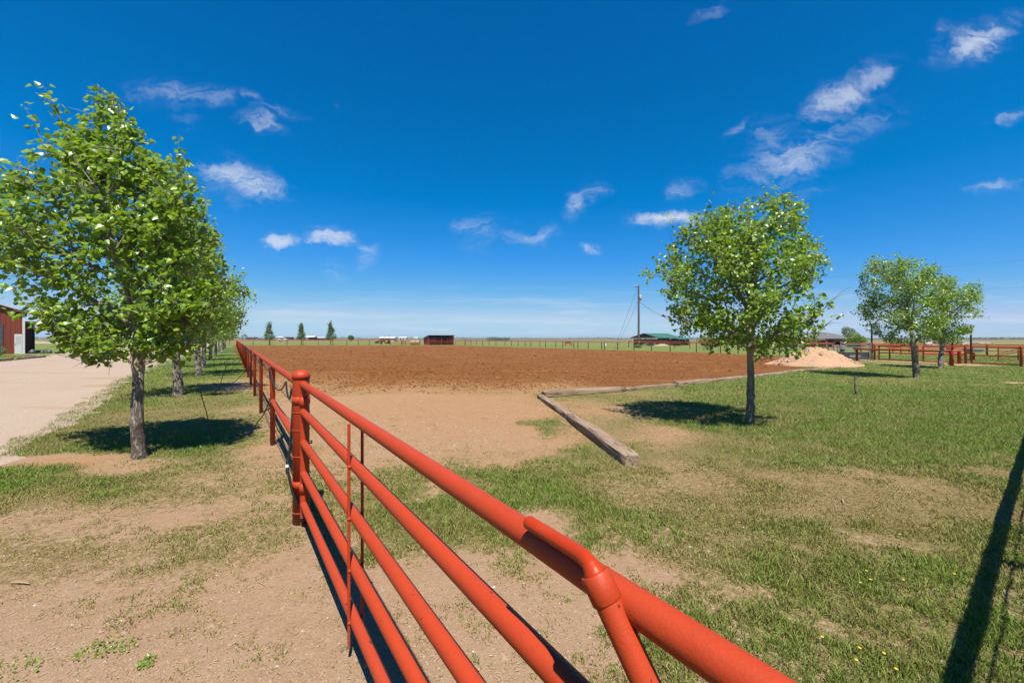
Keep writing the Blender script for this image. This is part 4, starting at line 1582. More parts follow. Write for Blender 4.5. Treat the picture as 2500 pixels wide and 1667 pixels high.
# trough on a red pipe leg
tr_ = at(2376, 880, 31.3)
tr_.z = 0
TR = thing('feed_trough', tr_, 'pale metal feed trough on a thick red pipe leg', 'trough')
MB().lathe((tr_.x - .1, tr_.y, -.05), [(.085, 0), (.085, .62)], 14).build('leg', M['red'], TR)
tx, ty = tr_.x, tr_.y
m = MB()
for (z0, z1, w0, w1) in ((.58, .80, .40, .50),):
    m.hexa([(tx - w0 * 1.0, ty - .22, z0), (tx + w0, ty - .22, z0), (tx + w0, ty + .22, z0), (tx - w0, ty + .22, z0),
            (tx - w1, ty - .28, z1), (tx + w1, ty - .28, z1), (tx + w1, ty + .28, z1), (tx - w1, ty + .28, z1)])
m.build('basin', M['concrete'], TR)
MB().box((tx, ty, .835), (1.08, .62, .07)).build('lid', M['galv'], TR)
MB().tube([(tx + .5, ty, .78), (tx + .62, ty, .82), (tx + .72, ty, .80)], .03, 8).build('valve_arm', M['galv'], TR)

# grey roping chute
CHY = 31.2
CH = thing('cattle_chute', at(2088, 880, CHY), 'grey metal cattle chute with white lettering behind the sand pile', 'cattle chute')


def cpt(px, py, dy=0.0):
    return at(px, py, CHY + dy)


def plate(x0, x1, y0, y1, name, mat, dy=0.0, th=.03, parent=None):
    a, b = cpt(x0, y1, dy), cpt(x1, y0, dy)
    return MB().box(((a.x + b.x) / 2, CHY + dy, (a.z + b.z) / 2), (b.x - a.x, th, b.z - a.z)).build(name, M[mat], parent or CH)


for px, top_ in ((2052, 834), (2122.5, 836), (2126.5, 837)):
    a, b = cpt(px, 880.2), cpt(px, top_)
    MB().tube([a, b], .055 if px < 2060 else .036, 10).build('upright', M['galv'], CH)
plate(2055, 2121.5, 859.5, 878.3, 'side_sheet', 'greysheet')
plate(2055, 2121.5, 859.2, 860.2, 'sheet_lip', 'galv', -.03)
plate(2055, 2121.5, 877.6, 878.8, 'sheet_lip', 'galv', -.03)
plate(2055, 2121.5, 866.0, 866.6, 'sheet_rib', 'greysheet', -.03)
plate(2029, 2050.5, 859.5, 872, 'rear_sheet', 'greysheet', .05)
for y_ in (842, 845.5, 849, 852.5, 856):
    MB().tube([cpt(2031, y_, .05), cpt(2051, y_, .05)], .018, 8).build('rear_bar', M['galv'], CH)
for y_ in (841.3, 847.2, 853.5):
    MB().tube([cpt(2053, y_), cpt(2122, y_)], .022, 8).build('bar', M['galv'], CH)
a, b, c_ = cpt(2031, 842, .05), cpt(2046, 834.5, .05), cpt(2051, 842, .05)
MB().slab([(a.x, a.y, a.z), (c_.x, c_.y, c_.z), (b.x + .1, b.y, b.z), (b.x - .05, b.y, b.z)], .02).build('top_sheet', M['galv'], CH)
plate(2053.5, 2061, 850.5, 858.5, 'latch_box', 'greysheet', -.08, .16)
plate(2054.5, 2061.5, 851, 853.2, 'latch_lid', 'galv', -.19, .06)
for (x0, y0, x1, y1) in ((2051, 836, 2061, 838), (2061, 838, 2066, 834), (2117, 836, 2127, 838), (2054, 846, 2061, 845), (2121, 858, 2123.5, 870)):
    MB().tube([cpt(x0, y0, -.06), cpt(x1, y1, -.06)], .035, 8).build('linkage', M['galv'], CH)
cu = bpy.data.curves.new('lettering', 'FONT')
cu.body = 'PRIEFERT'
cu.size = .20
cu.shear = .25
cu.extrude = .004
cu.align_x = 'CENTER'
to = bpy.data.objects.new('lettering', cu)
C.objects.link(to)
bpy.context.view_layer.update()
tme = bpy.data.meshes.new_from_object(to.evaluated_get(bpy.context.evaluated_depsgraph_get()))
bpy.data.objects.remove(to)
tme.materials.clear()
tme.materials.append(M['paperwhite'])
lo = mkobj('lettering', tme, CH)
q = cpt(2087.5, 871.6, -.03)
lo.location = q - Vector(CH.location)
lo.rotation_euler = (math.radians(90), 0, 0)
lo.scale = (1.02, 1, 1)

for px, top_, bot_, Yp, lab in ((2128.3, 792, 880, 31.6, 'tall dark pipe pole standing at the right end of the chute'), (2325, 822, 890, 29.3, 'short dark pipe pole behind the hitching rail'), (2370.5, 793.5, 880, 30.4, 'tall dark pipe pole beside the feed trough')):
    a = at(px, top_, Yp)
    p = Vector((a.x, Yp, 0))
    o = MB().lathe((p.x, p.y, -.05), [(.055, 0), (.055, a.z + .05)], 10).build('pipe_pole', M['darkpole'], None, p)
    tag(o, lab, 'pole', 'dark pipe poles around the corral')
    MB().lathe((p.x, p.y, a.z - .001), [(.058, 0), (.058, .02), (.02, .03)], 10).build('pole_cap', M['darkpole'], o)

# ------------------------------------------------------------------ utility pole, wires
UPY = 73.0
ub = at(1559, 850, UPY)
ub.z = gz(ub.x, UPY)
UPO = thing('utility_pole', ub, 'tall weathered wooden utility pole left of the green-roofed barn', 'utility pole')
ut = at(1559, 697, UPY)
MB().tube([(ub.x, UPY, ub.z - .2), (ub.x + .03, UPY, ut.z * .5), (ub.x, UPY, ut.z)], [.20, .17, .13], 10).build('pole_shaft', M['wood_pole'], UPO)
tz = at(1559, 727, UPY).z
MB().lathe((ub.x + .28, UPY - .1, tz - .5), [(.10, 0), (.22, .05), (.22, .85), (.18, .95), (.05, 1.0)], 12).build('transformer', M['whitegrey'], UPO)
MB().box((ub.x - .35, UPY, ut.z - .25), (.8, .09, .10)).build('cross_arm', M['wood_pole'], UPO)
for dx in (-.7, -.25):
    MB().lathe((ub.x + dx, UPY, ut.z - .2), [(.05, 0), (.08, .1), (.05, .18), (.07, .28), (.02, .34)], 8).build('insulator', M['whitegrey'], UPO)
MB().box((ub.x + .06, UPY - .19, ub.z + 3.4), (.12, .06, .3)).build('meter_box', M['galv'], UPO)


def cable(name, a, b, sag, label, r=.022):
    o = MB().tube(catenary(a, b, sag, 14), r, 5).build(name, M['darkpole'], None, (a[0], a[1], a[2]))
    return tag(o, label, 'cable')


cable('guy_wire', at(1556, 705, UPY), Vector((at(1500, 842, 62).x, 62, 0)), .0, 'upper thin guy wire slanting down left of the utility pole', .02)
cable('guy_wire', at(1557, 737, UPY), Vector((at(1505, 845, 64).x, 64, 0)), .0, 'lower thin guy wire slanting down left of the utility pole', .02)
cable('service_cable', at(1561, 738, UPY), at(1700, 800, 96), .8, 'sagging service cable running from the utility pole towards the yard tree', .03)
cable('power_line', at(1561, 712, UPY), at(2640, 620, 42), .3, 'upper faint power line crossing the sky on the right', .006)
cable('power_line', at(1561, 752, UPY), at(2640, 690, 42), .3, 'lower faint power line crossing the sky on the right', .005)

# ------------------------------------------------------------------ far fences
bx_ = [560, 618, 659.5, 701, 740, 777, 812, 846.5, 875, 901.5, 932, 952, 980, 990]
bp = [gp(x, 842.6) for x in bx_]
for p in bp:
    p.y = 96.0
    p.x = (bx_[bp.index(p)] - CX) * .096
railfence('back_fence', bp, 1.2, (1.18,), .066, .090, 'rust', 'low rusty pipe fence along the back of the arena in front of the poplars', 6, wires=(.3, .6, .9), wr=.008)
apx = [(1136, 842), (1150, 842.3), (1163, 842.5), (1178, 843), (1194, 843.3), (1211, 843.7), (1233, 844.3), (1249, 844.8), (1265, 845.4), (1282, 846), (1296, 846.5), (1318, 847.3), (1332, 847.8), (1357, 848.6), (1374, 849.2), (1401, 850.4), (1411, 850.8), (1436, 851.5), (1469, 852.6), (1476, 853), (1508, 854), (1548, 855.5), (1590, 856.5), (1636, 858), (1700, 860), (1759, 861.8), (1802, 863), (1866, 864.5), (1903, 866.5), (1940, 867), (1985, 868.5), (2035, 870)]
ap = [gp(x, y) for x, y in apx]
railfence('field_fence', ap, 1.13, (1.10,), .058, .045, 'rust', 'long rusty fence with thin posts along the right side of the arena', 6, wires=(.25, .5, .75, .95), wr=.007)
bpp = []
for x, Yb in ((1535, 76), (1590, 74), (1646, 71), (1684, 69), (1740, 66), (1800, 63), (1865, 60), (1938, 57), (1986, 55), (2022, 53)):
    p = at(x, 850, Yb)
    p.z = 0
    bpp.append(p)
railfence('pasture_fence', bpp, 1.25, (1.2, 1.0), .055, .055, 'redfar', 'red double-rail fence in front of the barn and the house', 6)

# ------------------------------------------------------------------ red loafing shed at the back of the arena
SHP = Vector((-20.0, 98.5, 0))
SHR = math.atan2(2.3, 5.0)
SHD = thing('loafing_shed', SHP, 'small open-fronted red metal shed at the back of the arena', 'shed', None, SHR)


def loc2w(root, rz, x, y, z):
    c, s = math.cos(rz), math.sin(rz)
    return (root.x + x * c - y * s, root.y + x * s + y * c, root.z + z)


def lbox(root, rz, x0, x1, y0, y1, z0, z1):
    m = MB()
    pts = [loc2w(root, rz, x, y, z) for z in (z0, z1) for x, y in ((x0, y0), (x1, y0), (x1, y1), (x0, y1))]
    return m.hexa(pts)


def L(x, y, z):
    return loc2w(SHP, SHR, x, y, z)


# side walls with sloping top, ribbed sheets
def sidewall(x, name):
    m = MB()
    n = 22
    for i in range(n):
        y0, y1 = 5.5 * i / n, 5.5 * (i + 1) / n
        ym = (y0 + y1) / 2
        zt0, zt1 = 2.26 - .60 * y0 / 5.5, 2.26 - .60 * y1 / 5.5
        dx = .02 if i % 2 else -.02
        m.hexa([L(x - .03 + dx, y0, 0), L(x + .03 + dx, y0, 0), L(x + .03 + dx, y1, 0), L(x - .03 + dx, y1, 0), L(x - .03 + dx, y0, zt0), L(x + .03 + dx, y0, zt0), L(x + .03 + dx, y1, zt1), L(x - .03 + dx, y1, zt1)])
    return m.build(name, M['shed_red'], SHD)


sidewall(0, 'side_wall')
sidewall(6.2, 'side_wall')
lbox(SHP, SHR, .05, 6.15, 5.42, 5.5, 0, 1.64).build('back_wall', M['dark'], SHD)  # near-black wall colour: the shade inside the open shed is painted in
MB().hexa([L(-.15, -.45, 2.33), L(6.35, -.45, 2.33), L(6.35, 5.7, 1.66), L(-.15, 5.7, 1.66), L(-.15, -.45, 2.39), L(6.35, -.45, 2.39), L(6.35, 5.7, 1.72), L(-.15, 5.7, 1.72)]).build('roof', M['brownbody'], SHD)
for x in (.06, 3.1, 6.12):
    lbox(SHP, SHR, x - .06, x + .06, -.06, .06, -.02, 2.3).build('post', M['redfar'], SHD)
lbox(SHP, SHR, 0, 6.2, -.03, .03, 2.16, 2.3).build('header', M['brownbody'], SHD)
for h in (.35, .6, .85, 1.1):
    MB().tube([L(.1, -.15, h), L(6.1, -.15, h)], .035, 6).build('front_rail', M['redfar'], SHD)


def panel(a, b, h, nr, label, cat='corral panel', mat='redfar', r=.035, group='metal panels around the red shed'):
    T = thing('livestock_panel', a, label, cat, group)
    for p in (a, b):
        vpost(p, h, r * 1.3, 'upright', T, mat, 6)
    for i in range(nr):
        z = .15 + (h - .2) * i / (nr - 1)
        MB().tube([(a.x, a.y, z), (b.x, b.y, z)], r, 6).build('rail', M[mat], T)
    return T


panel(at(1052, 842, 96.6) * 1.0 - Vector((0, 0, at(1052, 842, 96.6).z)), Vector(((1064 - CX) * .0955, 95.5, 0)), 1.35, 6, 'short red livestock panel at the left front of the shed')
panel(Vector(((1098 - CX) * .0975, 97.5, 0)), Vector(((1107 - CX) * .0955, 95.5, 0)), 1.9, 7, 'tall red livestock panel at the right front of the shed')
panel(Vector(((1112 - CX) * .098, 98, 0)), Vector(((1135 - CX) * .097, 97, 0)), 1.25, 4, 'rusty livestock panel right of the shed', mat='rust')
panel(Vector(((952 - CX) * .099, 99, 0)), Vector(((982 - CX) * .099, 99, 0)), 1.2, 5, 'rusty livestock panel right of the tractor', mat='rust')
panel(Vector(((984 - CX) * .098, 98, 0)), Vector(((1026 - CX) * .0985, 98.5, 0)), 1.22, 6, 'rusty livestock panel left of the shed, in front of the hay', mat='rust')
panel(Vector(((1136 - CX) * .098, 98, 0)), Vector(((1150 - CX) * .099, 99, 0)), 1.25, 3, 'rusty gate panel at the corner of the arena fences', mat='rust')
for i, (x, y_, w) in enumerate(((1008, 102, 1.2), (1018, 102.6, 1.3))):
    c = Vector(((x - CX) * y_ / F, y_, 0))
    m = MB()
    R_ = .6
    pr = [(R_ * math.cos(a), .6 + R_ * math.sin(a)) for a in [2 * math.pi * k / 18 for k in range(18)]]
    m.tube([c + Vector((-w / 2, 0, .6)), c + Vector((-w / 2 + .08, 0, .6)), c + Vector((w / 2 - .08, 0, .6)), c + Vector((w / 2, 0, .6))], [.54, .6, .6, .54], 18)
    o = m.build('hay_bale', M['hay'], None, c)
    tag(o, ('pale round hay bale behind the rusty panel, left of its pair', 'pale round hay bale behind the rusty panel, nearer the red shed')[i], 'hay bale', 'round hay bales by the shed')

# ------------------------------------------------------------------ tractor
TRP = at(937, 838, 122)
TRP.z = 0
TRC = thing('tractor', TRP, 'old tractor with a thin canopy frame parked behind the back fence', 'tractor')
ox, oy = TRP.x, TRP.y


def wheel(x, y, r, w):
    m = MB()
    m.tube([(ox + x, oy + y - w / 2, r), (ox + x, oy + y - w / 2 + .05, r), (ox + x, oy + y + w / 2 - .05, r), (ox + x, oy + y + w / 2, r)], [r * .9, r, r, r * .9], 20)
    o = m.build('wheel', M['tyre'], TRC)
    m = MB()
    m.tube([(ox + x, oy + y - w / 2 - .02, r), (ox + x, oy + y + w / 2 + .02, r)], r * .55, 14)
    m.build('rim', M['yellow'], o)


wheel(1.05, -.75, .74, .42)
wheel(1.05, .75, .74, .42)
wheel(-1.0, -.6, .42, .28)
wheel(-1.0, .6, .42, .28)
m = MB()
m.hexa([(ox - 1.45, oy - .32, .6), (ox + .3, oy - .32, .6), (ox + .3, oy + .32, .6), (ox - 1.45, oy + .32, .6), (ox - 1.4, oy - .26, 1.15), (ox + .3, oy - .3, 1.28), (ox + .3, oy + .3, 1.28), (ox - 1.4, oy + .26, 1.15)])
m.build('hood', M['brownbody'], TRC)
MB().box((ox + .75, oy, .85), (1.2, .8, .4)).build('rear_body', M['brownbody'], TRC)
MB().box((ox + 1.05, oy - .62, 1.42), (.9, .3, .08)).build('fender', M['yellow'], TRC)
MB().box((ox + 1.05, oy + .62, 1.42), (.9, .3, .08)).build('fender', M['yellow'], TRC)
MB().box((ox + .85, oy, 1.25), (.45, .5, .4)).build('seat', M['dark'], TRC)
for x in (.2, 1.45):
    for y in (-.6, .6):
        MB().tube([(ox + x, oy + y, 1.0), (ox + x, oy + y, 2.3)], .04, 6).build('canopy_post', M['darkpole'], TRC)
MB().box((ox + .75, oy, 2.33), (1.7, 1.5, .06)).build('canopy', M['whitegrey'], TRC)
MB().tube([(ox - .8, oy, 1.2), (ox - .8, oy, 2.0)], .04, 6).build('exhaust_stack', M['darkpole'], TRC)
for y in (-.5, .5):
    MB().tube([(ox - .2, oy + y, .9), (ox - 1.7, oy + y, .75), (ox - 2.0, oy + y, .35)], .06, 6).build('loader_arm', M['brownbody'], TRC)
MB().hexa([(ox - 2.4, oy - .9, .12), (ox - 1.95, oy - .9, .12), (ox - 1.95, oy + .9, .12), (ox - 2.4, oy + .9, .12), (ox - 2.3, oy - .9, .7), (ox - 1.95, oy - .9, .75), (ox - 1.95, oy + .9, .75), (ox - 2.3, oy + .9, .7)]).build('loader_bucket', M['brownbody'], TRC)


# ------------------------------------------------------------------ green-roofed barn
BB = Vector((53.3, 149.0, -.95))
e1 = Vector((-.52, .854, 0))         # along the gable end, away to the left
e2 = Vector((.854, .52, 0))          # along the ridge
BARN = thing('hay_barn', BB, 'low barn with a green metal roof and open gable beside the utility pole', 'barn')


def bq(a, b, z):
    p = BB + e1 * a + e2 * b
    return (p.x, p.y, BB.z + z)


def bslab(a0, a1, b0, b1, z0, z1, z2, z3, name, mat, th=.12):
    """roof plane: z0 at (a0,b0), z1 at (a1,b0), z2 at (a1,b1), z3 at (a0,b1)"""
    return MB().slab([bq(a0, b0, z0), bq(a0, b1, z3), bq(a1, b1, z2), bq(a1, b0, z1)], th).build(name, M[mat], BARN)


GW, GLn = 11.6, 12.5
ro = bslab(-1.0, GW / 2, -1.2, GLn, 2.75, 4.45, 4.45, 2.75, 'roof_slope', 'green_roof')
bslab(GW / 2, GW + 1.0, -1.2, GLn, 4.45, 2.75, 2.75, 4.45, 'roof_slope', 'green_roof')
bslab(-4.3, -.9, 6.0, 17.0, 2.25, 2.72, 2.72, 2.25, 'lean_to_roof', 'green_roof')
bslab(-.9, GW / 2, GLn, 17.0, 2.72, 4.42, 2.8, 2.3, 'end_roof', 'green_roof')
MB().hexa([bq(0, 0, 0), bq(0, 6.2, 0), bq(.1, 6.2, 0), bq(.1, 0, 0), bq(0, 0, 2.75), bq(0, 6.2, 2.75), bq(.1, 6.2, 2.75), bq(.1, 0, 2.75)]).build('side_wall', M['green_wall'], BARN)
for i in range(12):
    b = .25 + .5 * i
    MB().hexa([bq(-.04, b, 0), bq(-.04, b + .1, 0), bq(0, b + .1, 0), bq(0, b, 0), bq(-.04, b, 2.7), bq(-.04, b + .1, 2.7), bq(0, b + .1, 2.7), bq(0, b, 2.7)]).build('siding_rib', M['green_wall'], BARN)
MB().hexa([bq(GW, 0, 0), bq(GW, GLn, 0), bq(GW + .1, GLn, 0), bq(GW + .1, 0, 0), bq(GW, 0, 2.1), bq(GW, GLn, 2.1), bq(GW + .1, GLn, 2.1), bq(GW + .1, 0, 2.1)]).build('far_wall', M['barn_wood'], BARN)
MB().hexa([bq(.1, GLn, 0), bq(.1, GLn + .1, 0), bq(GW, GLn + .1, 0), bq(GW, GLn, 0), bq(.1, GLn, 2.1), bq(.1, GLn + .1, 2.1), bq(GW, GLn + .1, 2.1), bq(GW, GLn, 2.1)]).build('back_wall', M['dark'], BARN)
for a0, a1 in ((.1, 3.4), (8.6, GW)):
    MB().hexa([bq(a0, 0, 0), bq(a0, .1, 0), bq(a1, .1, 0), bq(a1, 0, 0), bq(a0, 0, 2.1), bq(a0, .1, 2.1), bq(a1, .1, 2.1), bq(a1, 0, 2.1)]).build('front_wall', M['barn_wood'], BARN)
for a in (.2, 3.4, 5.8, 8.6, GW - .2):
    MB().tube([bq(a, -.05, 0), bq(a, -.05, 2.75 + (1.6 if a == 5.8 else .6))], .09, 6).build('post', M['barn_wood'], BARN)
MB().tube([bq(-.6, -.05, 2.75), bq(GW + .6, -.05, 2.75)], .10, 6).build('tie_beam', M['darkpole'], BARN)
for a in (2.6, 4.2, 7.2, 9.0):
    MB().tube([bq(a, -.05, 2.75), bq(a + (.8 if a < 5.8 else -.8), -.05, 3.6)], .06, 6).build('truss_web', M['darkpole'], BARN)
for b in (6.4, 11.5, 16.6):
    MB().tube([bq(-4.0, b, 0), bq(-4.0, b, 2.2)], .09, 6).build('lean_to_post', M['barn_wood'], BARN)
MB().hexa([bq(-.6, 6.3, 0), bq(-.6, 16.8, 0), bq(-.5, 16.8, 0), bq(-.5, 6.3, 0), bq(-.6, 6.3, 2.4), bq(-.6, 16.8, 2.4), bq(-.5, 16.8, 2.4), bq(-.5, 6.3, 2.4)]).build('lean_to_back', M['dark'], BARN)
# trailers and bales in front of it
for i, (px, Yt, w, lab, mat) in enumerate(((1588, 138, 3.0, 'flat farm trailer parked before the barn gable', 'galv'), (1652, 136, 4.4, 'dark low farm trailer parked before the lean-to of the barn', 'darkpole'))):
    p = at(px, 842, Yt)
    z = gz(p.x, Yt)
    T = thing('farm_trailer', (p.x, Yt, z), lab, 'trailer', 'farm trailers by the barn')
    MB().box((p.x, Yt, z + .62), (w, 1.7, .14)).build('bed', M[mat], T)
    MB().tube([(p.x - w / 2, Yt, z + .6), (p.x - w / 2 - 1.1, Yt, z + .5)], .07, 6).build('drawbar', M[mat], T)
    for dx in (-.45, .45):
        for dy in (-.8, .8):
            q = MB()
            q.tube([(p.x + dx, Yt + dy - .11, z + .36), (p.x + dx, Yt + dy + .11, z + .36)], .36, 14)
            q.build('wheel', M['tyre'], T)
    for dx in (-w / 2 + .1, w / 2 - .1):
        MB().box((p.x + dx, Yt, z + .95), (.08, 1.6, .5)).build('end_rack', M[mat], T)
m = MB()
c = at(1616, 843, 140)
z = gz(c.x, 140)
sand_patch('hay_heap', 1618, 851, 2.6, 1.4, 0, .55, 17, 'low heap of old hay on the ground before the barn')
bpy.data.objects['hay_heap'].data.materials[0] = M['hay']
bpy.data.objects['hay_heap']['category'] = 'hay'
hh = bpy.data.objects['hay_heap']
hh.location = (c.x, 140, z)

# ------------------------------------------------------------------ brick ranch house
HB = Vector((70.0, 112.0, -.95))
HOUSE = thing('ranch_house', HB, 'long brick house with a hipped grey shingle roof and porch columns', 'house')


def hx(px, dy=0):
    return (px - CX) * (112.0 + dy) / F


x0h, x1h = hx(1878), hx(2082)
ze, zr = 1.56, 3.30
wall = MB().box(((x0h + x1h) / 2, 118, (ze - 1.0) / 2 - .4), (x1h - x0h - 1.2, 8, ze + .95)).build('wall', M['brick'], HOUSE)
MB().box((hx(2058), 113.0, .28), (hx(2082) - hx(2034), 2.0, 2.5)).build('wing_wall', M['brick'], HOUSE)
rx0, rx1 = hx(1870), hx(2090)
rd0, rd1 = 111.2, 123.0
P = [(rx0, rd0, ze), (rx1, rd0, ze), (rx1, rd1, ze), (rx0, rd1, ze), (hx(1925, 5), 117, zr), (hx(2018, 5), 117, zr)]
MB().add(P, [(0, 1, 5, 4), (1, 2, 5), (2, 3, 4, 5), (3, 0, 4), (3, 2, 1, 0)]).build('roof', M['shingle'], HOUSE)
P2 = [(hx(1880), 110.6, ze + .05), (hx(1962), 110.6, ze + .05), (hx(1962), 121, ze + .05), (hx(1880), 121, ze + .05), (hx(1925, 3), 115.5, zr + .42), (hx(1935, 3), 115.5, zr + .42)]
MB().add(P2, [(0, 1, 5, 4), (1, 2, 5), (2, 3, 4, 5), (3, 0, 4), (3, 2, 1, 0)]).build('front_hip_roof', M['shingle'], HOUSE)
MB().box(((rx0 + rx1) / 2, rd0 + .02, ze - .09), (rx1 - rx0, .06, .16)).build('fascia', M['brownbody'], HOUSE)
for px in (1946, 1975.5, 1989.5, 2015.5):
    MB().box((hx(px), 111.7, ze / 2 - .55), (.30, .30, ze + 1.0)).build('porch_column', M['post_stone'], HOUSE)
MB().box((hx(1960), 112.6, -.92), (hx(2034) - hx(1885), 3.2, .14)).build('porch_floor', M['concrete'], HOUSE)
for px, w, h0, h1, nm in ((1960, 2.6, -.4, 1.1, 'window'), (1983, .5, -.7, 1.2, 'window'), (1994, .8, -.7, 1.2, 'window'), (2007, 1.0, -.85, 1.2, 'door'), (2026, 1.4, -.5, 1.2, 'window'), (1920, 2.2, -.3, 1.1, 'window')):
    w_o = MB().box((hx(px, 2), 113.96, (h0 + h1) / 2), (w, .08, h1 - h0)).build(nm, M['dark'] if nm == 'window' else M['barn_wood'], HOUSE)
    if nm == 'window':
        MB().box((hx(px, 2), 113.90, (h0 + h1) / 2), (w - .16, .03, h1 - h0 - .16)).build('pane', M['glass'], w_o)
        MB().box((hx(px, 2), 113.88, (h0 + h1) / 2), (.07, .03, h1 - h0 - .16)).build('mullion', M['paperwhite'], w_o)
MB().box((hx(1905), 116, zr + .25), (.7, .7, 1.0)).build('chimney', M['brick'], HOUSE)
gp_path = MB()
pp = [at(1935, 850, 104), at(2140, 851, 88)]
w_ = MB().slab([(hx(1972), 108.2, -.90), (60 + 30, 100, -.90), (60 + 30, 102.5, -.90), (hx(1972), 110.3, -.90)], .03).build('path', M['concrete'])
tag(w_, kind='structure')


# ------------------------------------------------------------------ shrubs and distant trees
def shrub(name, label, c, rx, ry, rz, n, size, seed, mat, cat='shrub', stem=.3, group=None, wind=(0, 0, .1), lean=(0, 0)):
    rs = np.random.RandomState(seed)
    z0 = gz(c.x, c.y)
    T = thing(name, (c.x, c.y, z0), label, cat, group)
    m = MB()
    r = random.Random(seed)
    for k in range(7):
        a = r.uniform(0, 6.28)
        m.tube([(c.x + .05 * math.cos(a), c.y, z0 - .05), (c.x + lean[0] * .4 + rx * .3 * math.cos(a), c.y + ry * .3 * math.sin(a), z0 + stem + rz * .6), (c.x + lean[0] + rx * .65 * math.cos(a), c.y + ry * .65 * math.sin(a), z0 + stem + rz * 1.3)], [.05, .035, .012], 5)
    m.build('stems', M['twig'], T)
    d = rs.normal(size=(n, 3))
    d /= np.linalg.norm(d, axis=1)[:, None]
    lump = .75 + .5 * (fbm(d[:, 0] * 2.2 + seed, d[:, 1] * 2.2 + d[:, 2] * 1.7, seed, 3))
    rad = rs.uniform(.35, 1, n) ** .5 * lump * .95
    P = d * rad[:, None] * np.array([rx, ry, rz]) + np.array([0, 0, stem + rz])
    hfrac = P[:, 2] / (stem + 2 * rz)
    P[:, 0] += lean[0] * hfrac
    P[:, 1] += lean[1] * hfrac
    me = leaf_mesh('crown', P, size, rs, M[mat], True, wind)
    co = mkobj('crown', me, T)
    co['kind'] = 'stuff'
    return T


def fp(px, Y):
    return Vector(((px - CX) * Y / F, Y, 0))


shrub('round_shrub', 'round bright green shrub right of the brick house', fp(2088, 78), 1.9, 1.7, 1.45, 3200, .20, 1, 'leaf_lime', stem=.5)
shrub('windswept_tree', 'grey-green windswept tree behind the round shrub by the house', fp(2100, 95), 1.7, 1.5, 1.75, 1900, .20, 2, 'leaf_grey', 'tree', 1.9, None, (-.8, 0, .3), (-3.3, 0))
shrub('round_shrub', 'small bright green young tree behind the hitching rail', fp(2318, 52), 1.1, 1.0, .85, 1300, .16, 3, 'leaf_lime', stem=.5)
shrub('yellow_shrub', 'yellow-green shrub right of the barn', fp(1722, 118), 2.2, 1.8, 1.5, 1800, .24, 4, 'leaf_yellow', stem=.3)
shrub('yellow_shrub', 'lower olive bush right of the yellow-green shrub by the barn', fp(1745, 116), 2.6, 1.6, 1.0, 1500, .24, 5, 'leaf_far', stem=.1)
shrub('porch_bush', 'dark bush growing before the porch of the house', fp(1967, 106), 1.3, 1.0, .75, 900, .2, 6, 'leaf_far', stem=.1)
shrub('porch_bush', 'flat green bush along the house path', fp(2003, 104), 1.9, .8, .32, 700, .18, 7, 'leaf_far', stem=.05)
shrub('rail_tree', 'pale thin-leaved small tree behind the first corral panel', fp(2180, 70), 1.3, 1.2, .9, 500, .2, 8, 'leaf_grey', stem=.6)
shrub('dark_shrub', 'small dark lone tree on the far field right of the poplars', fp(857, 190), 1.5, 1.4, 1.3, 900, .35, 9, 'leaf_far', 'tree', stem=.5)
shrub('house_tree', 'green tree hanging over the left end of the grey roof', fp(1918, 101), 2.6, 2.0, 1.3, 2000, .24, 12, 'leaf_far', 'tree', stem=.5)
o = shrub('pole_weeds', 'tuft of tall weeds at the foot of the utility pole', fp(1558, 71.8), .9, .5, .30, 500, .16, 13, 'leaf_lime', 'weeds', stem=.02)

# distant hedgerows: read as one mass
def treeline(name, px0, px1, Y, hmin, hmax, n, seed, mat='leaf_dark', label=None):
    rs = np.random.RandomState(seed)
    x = rs.uniform((px0 - CX) * Y / F, (px1 - CX) * Y / F, n)
    y = rs.uniform(Y - 12, Y + 12, n)
    hh_ = hmin + (hmax - hmin) * fbm(x * .035, y * .02, seed, 4) ** 1.6 * 1.6
    z = rs.uniform(0, 1, n) ** .8 * hh_ + zg(x, y)
    me = leaf_mesh(name, np.stack([x, y, z], -1), Y * .0022, rs, M[mat], True)
    return tag(mkobj(name, me), label or 'far dark line of trees along the horizon', 'trees', None, 'stuff')


treeline('far_trees', -400, 3000, 900, .3, 5.0, 9000, 1, label='low dark tree line all along the horizon')
treeline('far_trees', 1190, 1245, 420, 1.0, 4.2, 700, 2, label='dark clump of trees on the horizon right of the red shed')
treeline('far_trees', 2080, 2900, 650, .5, 5.5, 4200, 3, label='tree belt on the horizon behind the corral')
treeline('far_trees', 600, 660, 400, .5, 2.5, 300, 4, label='low dark tree clump on the horizon left of the poplars')


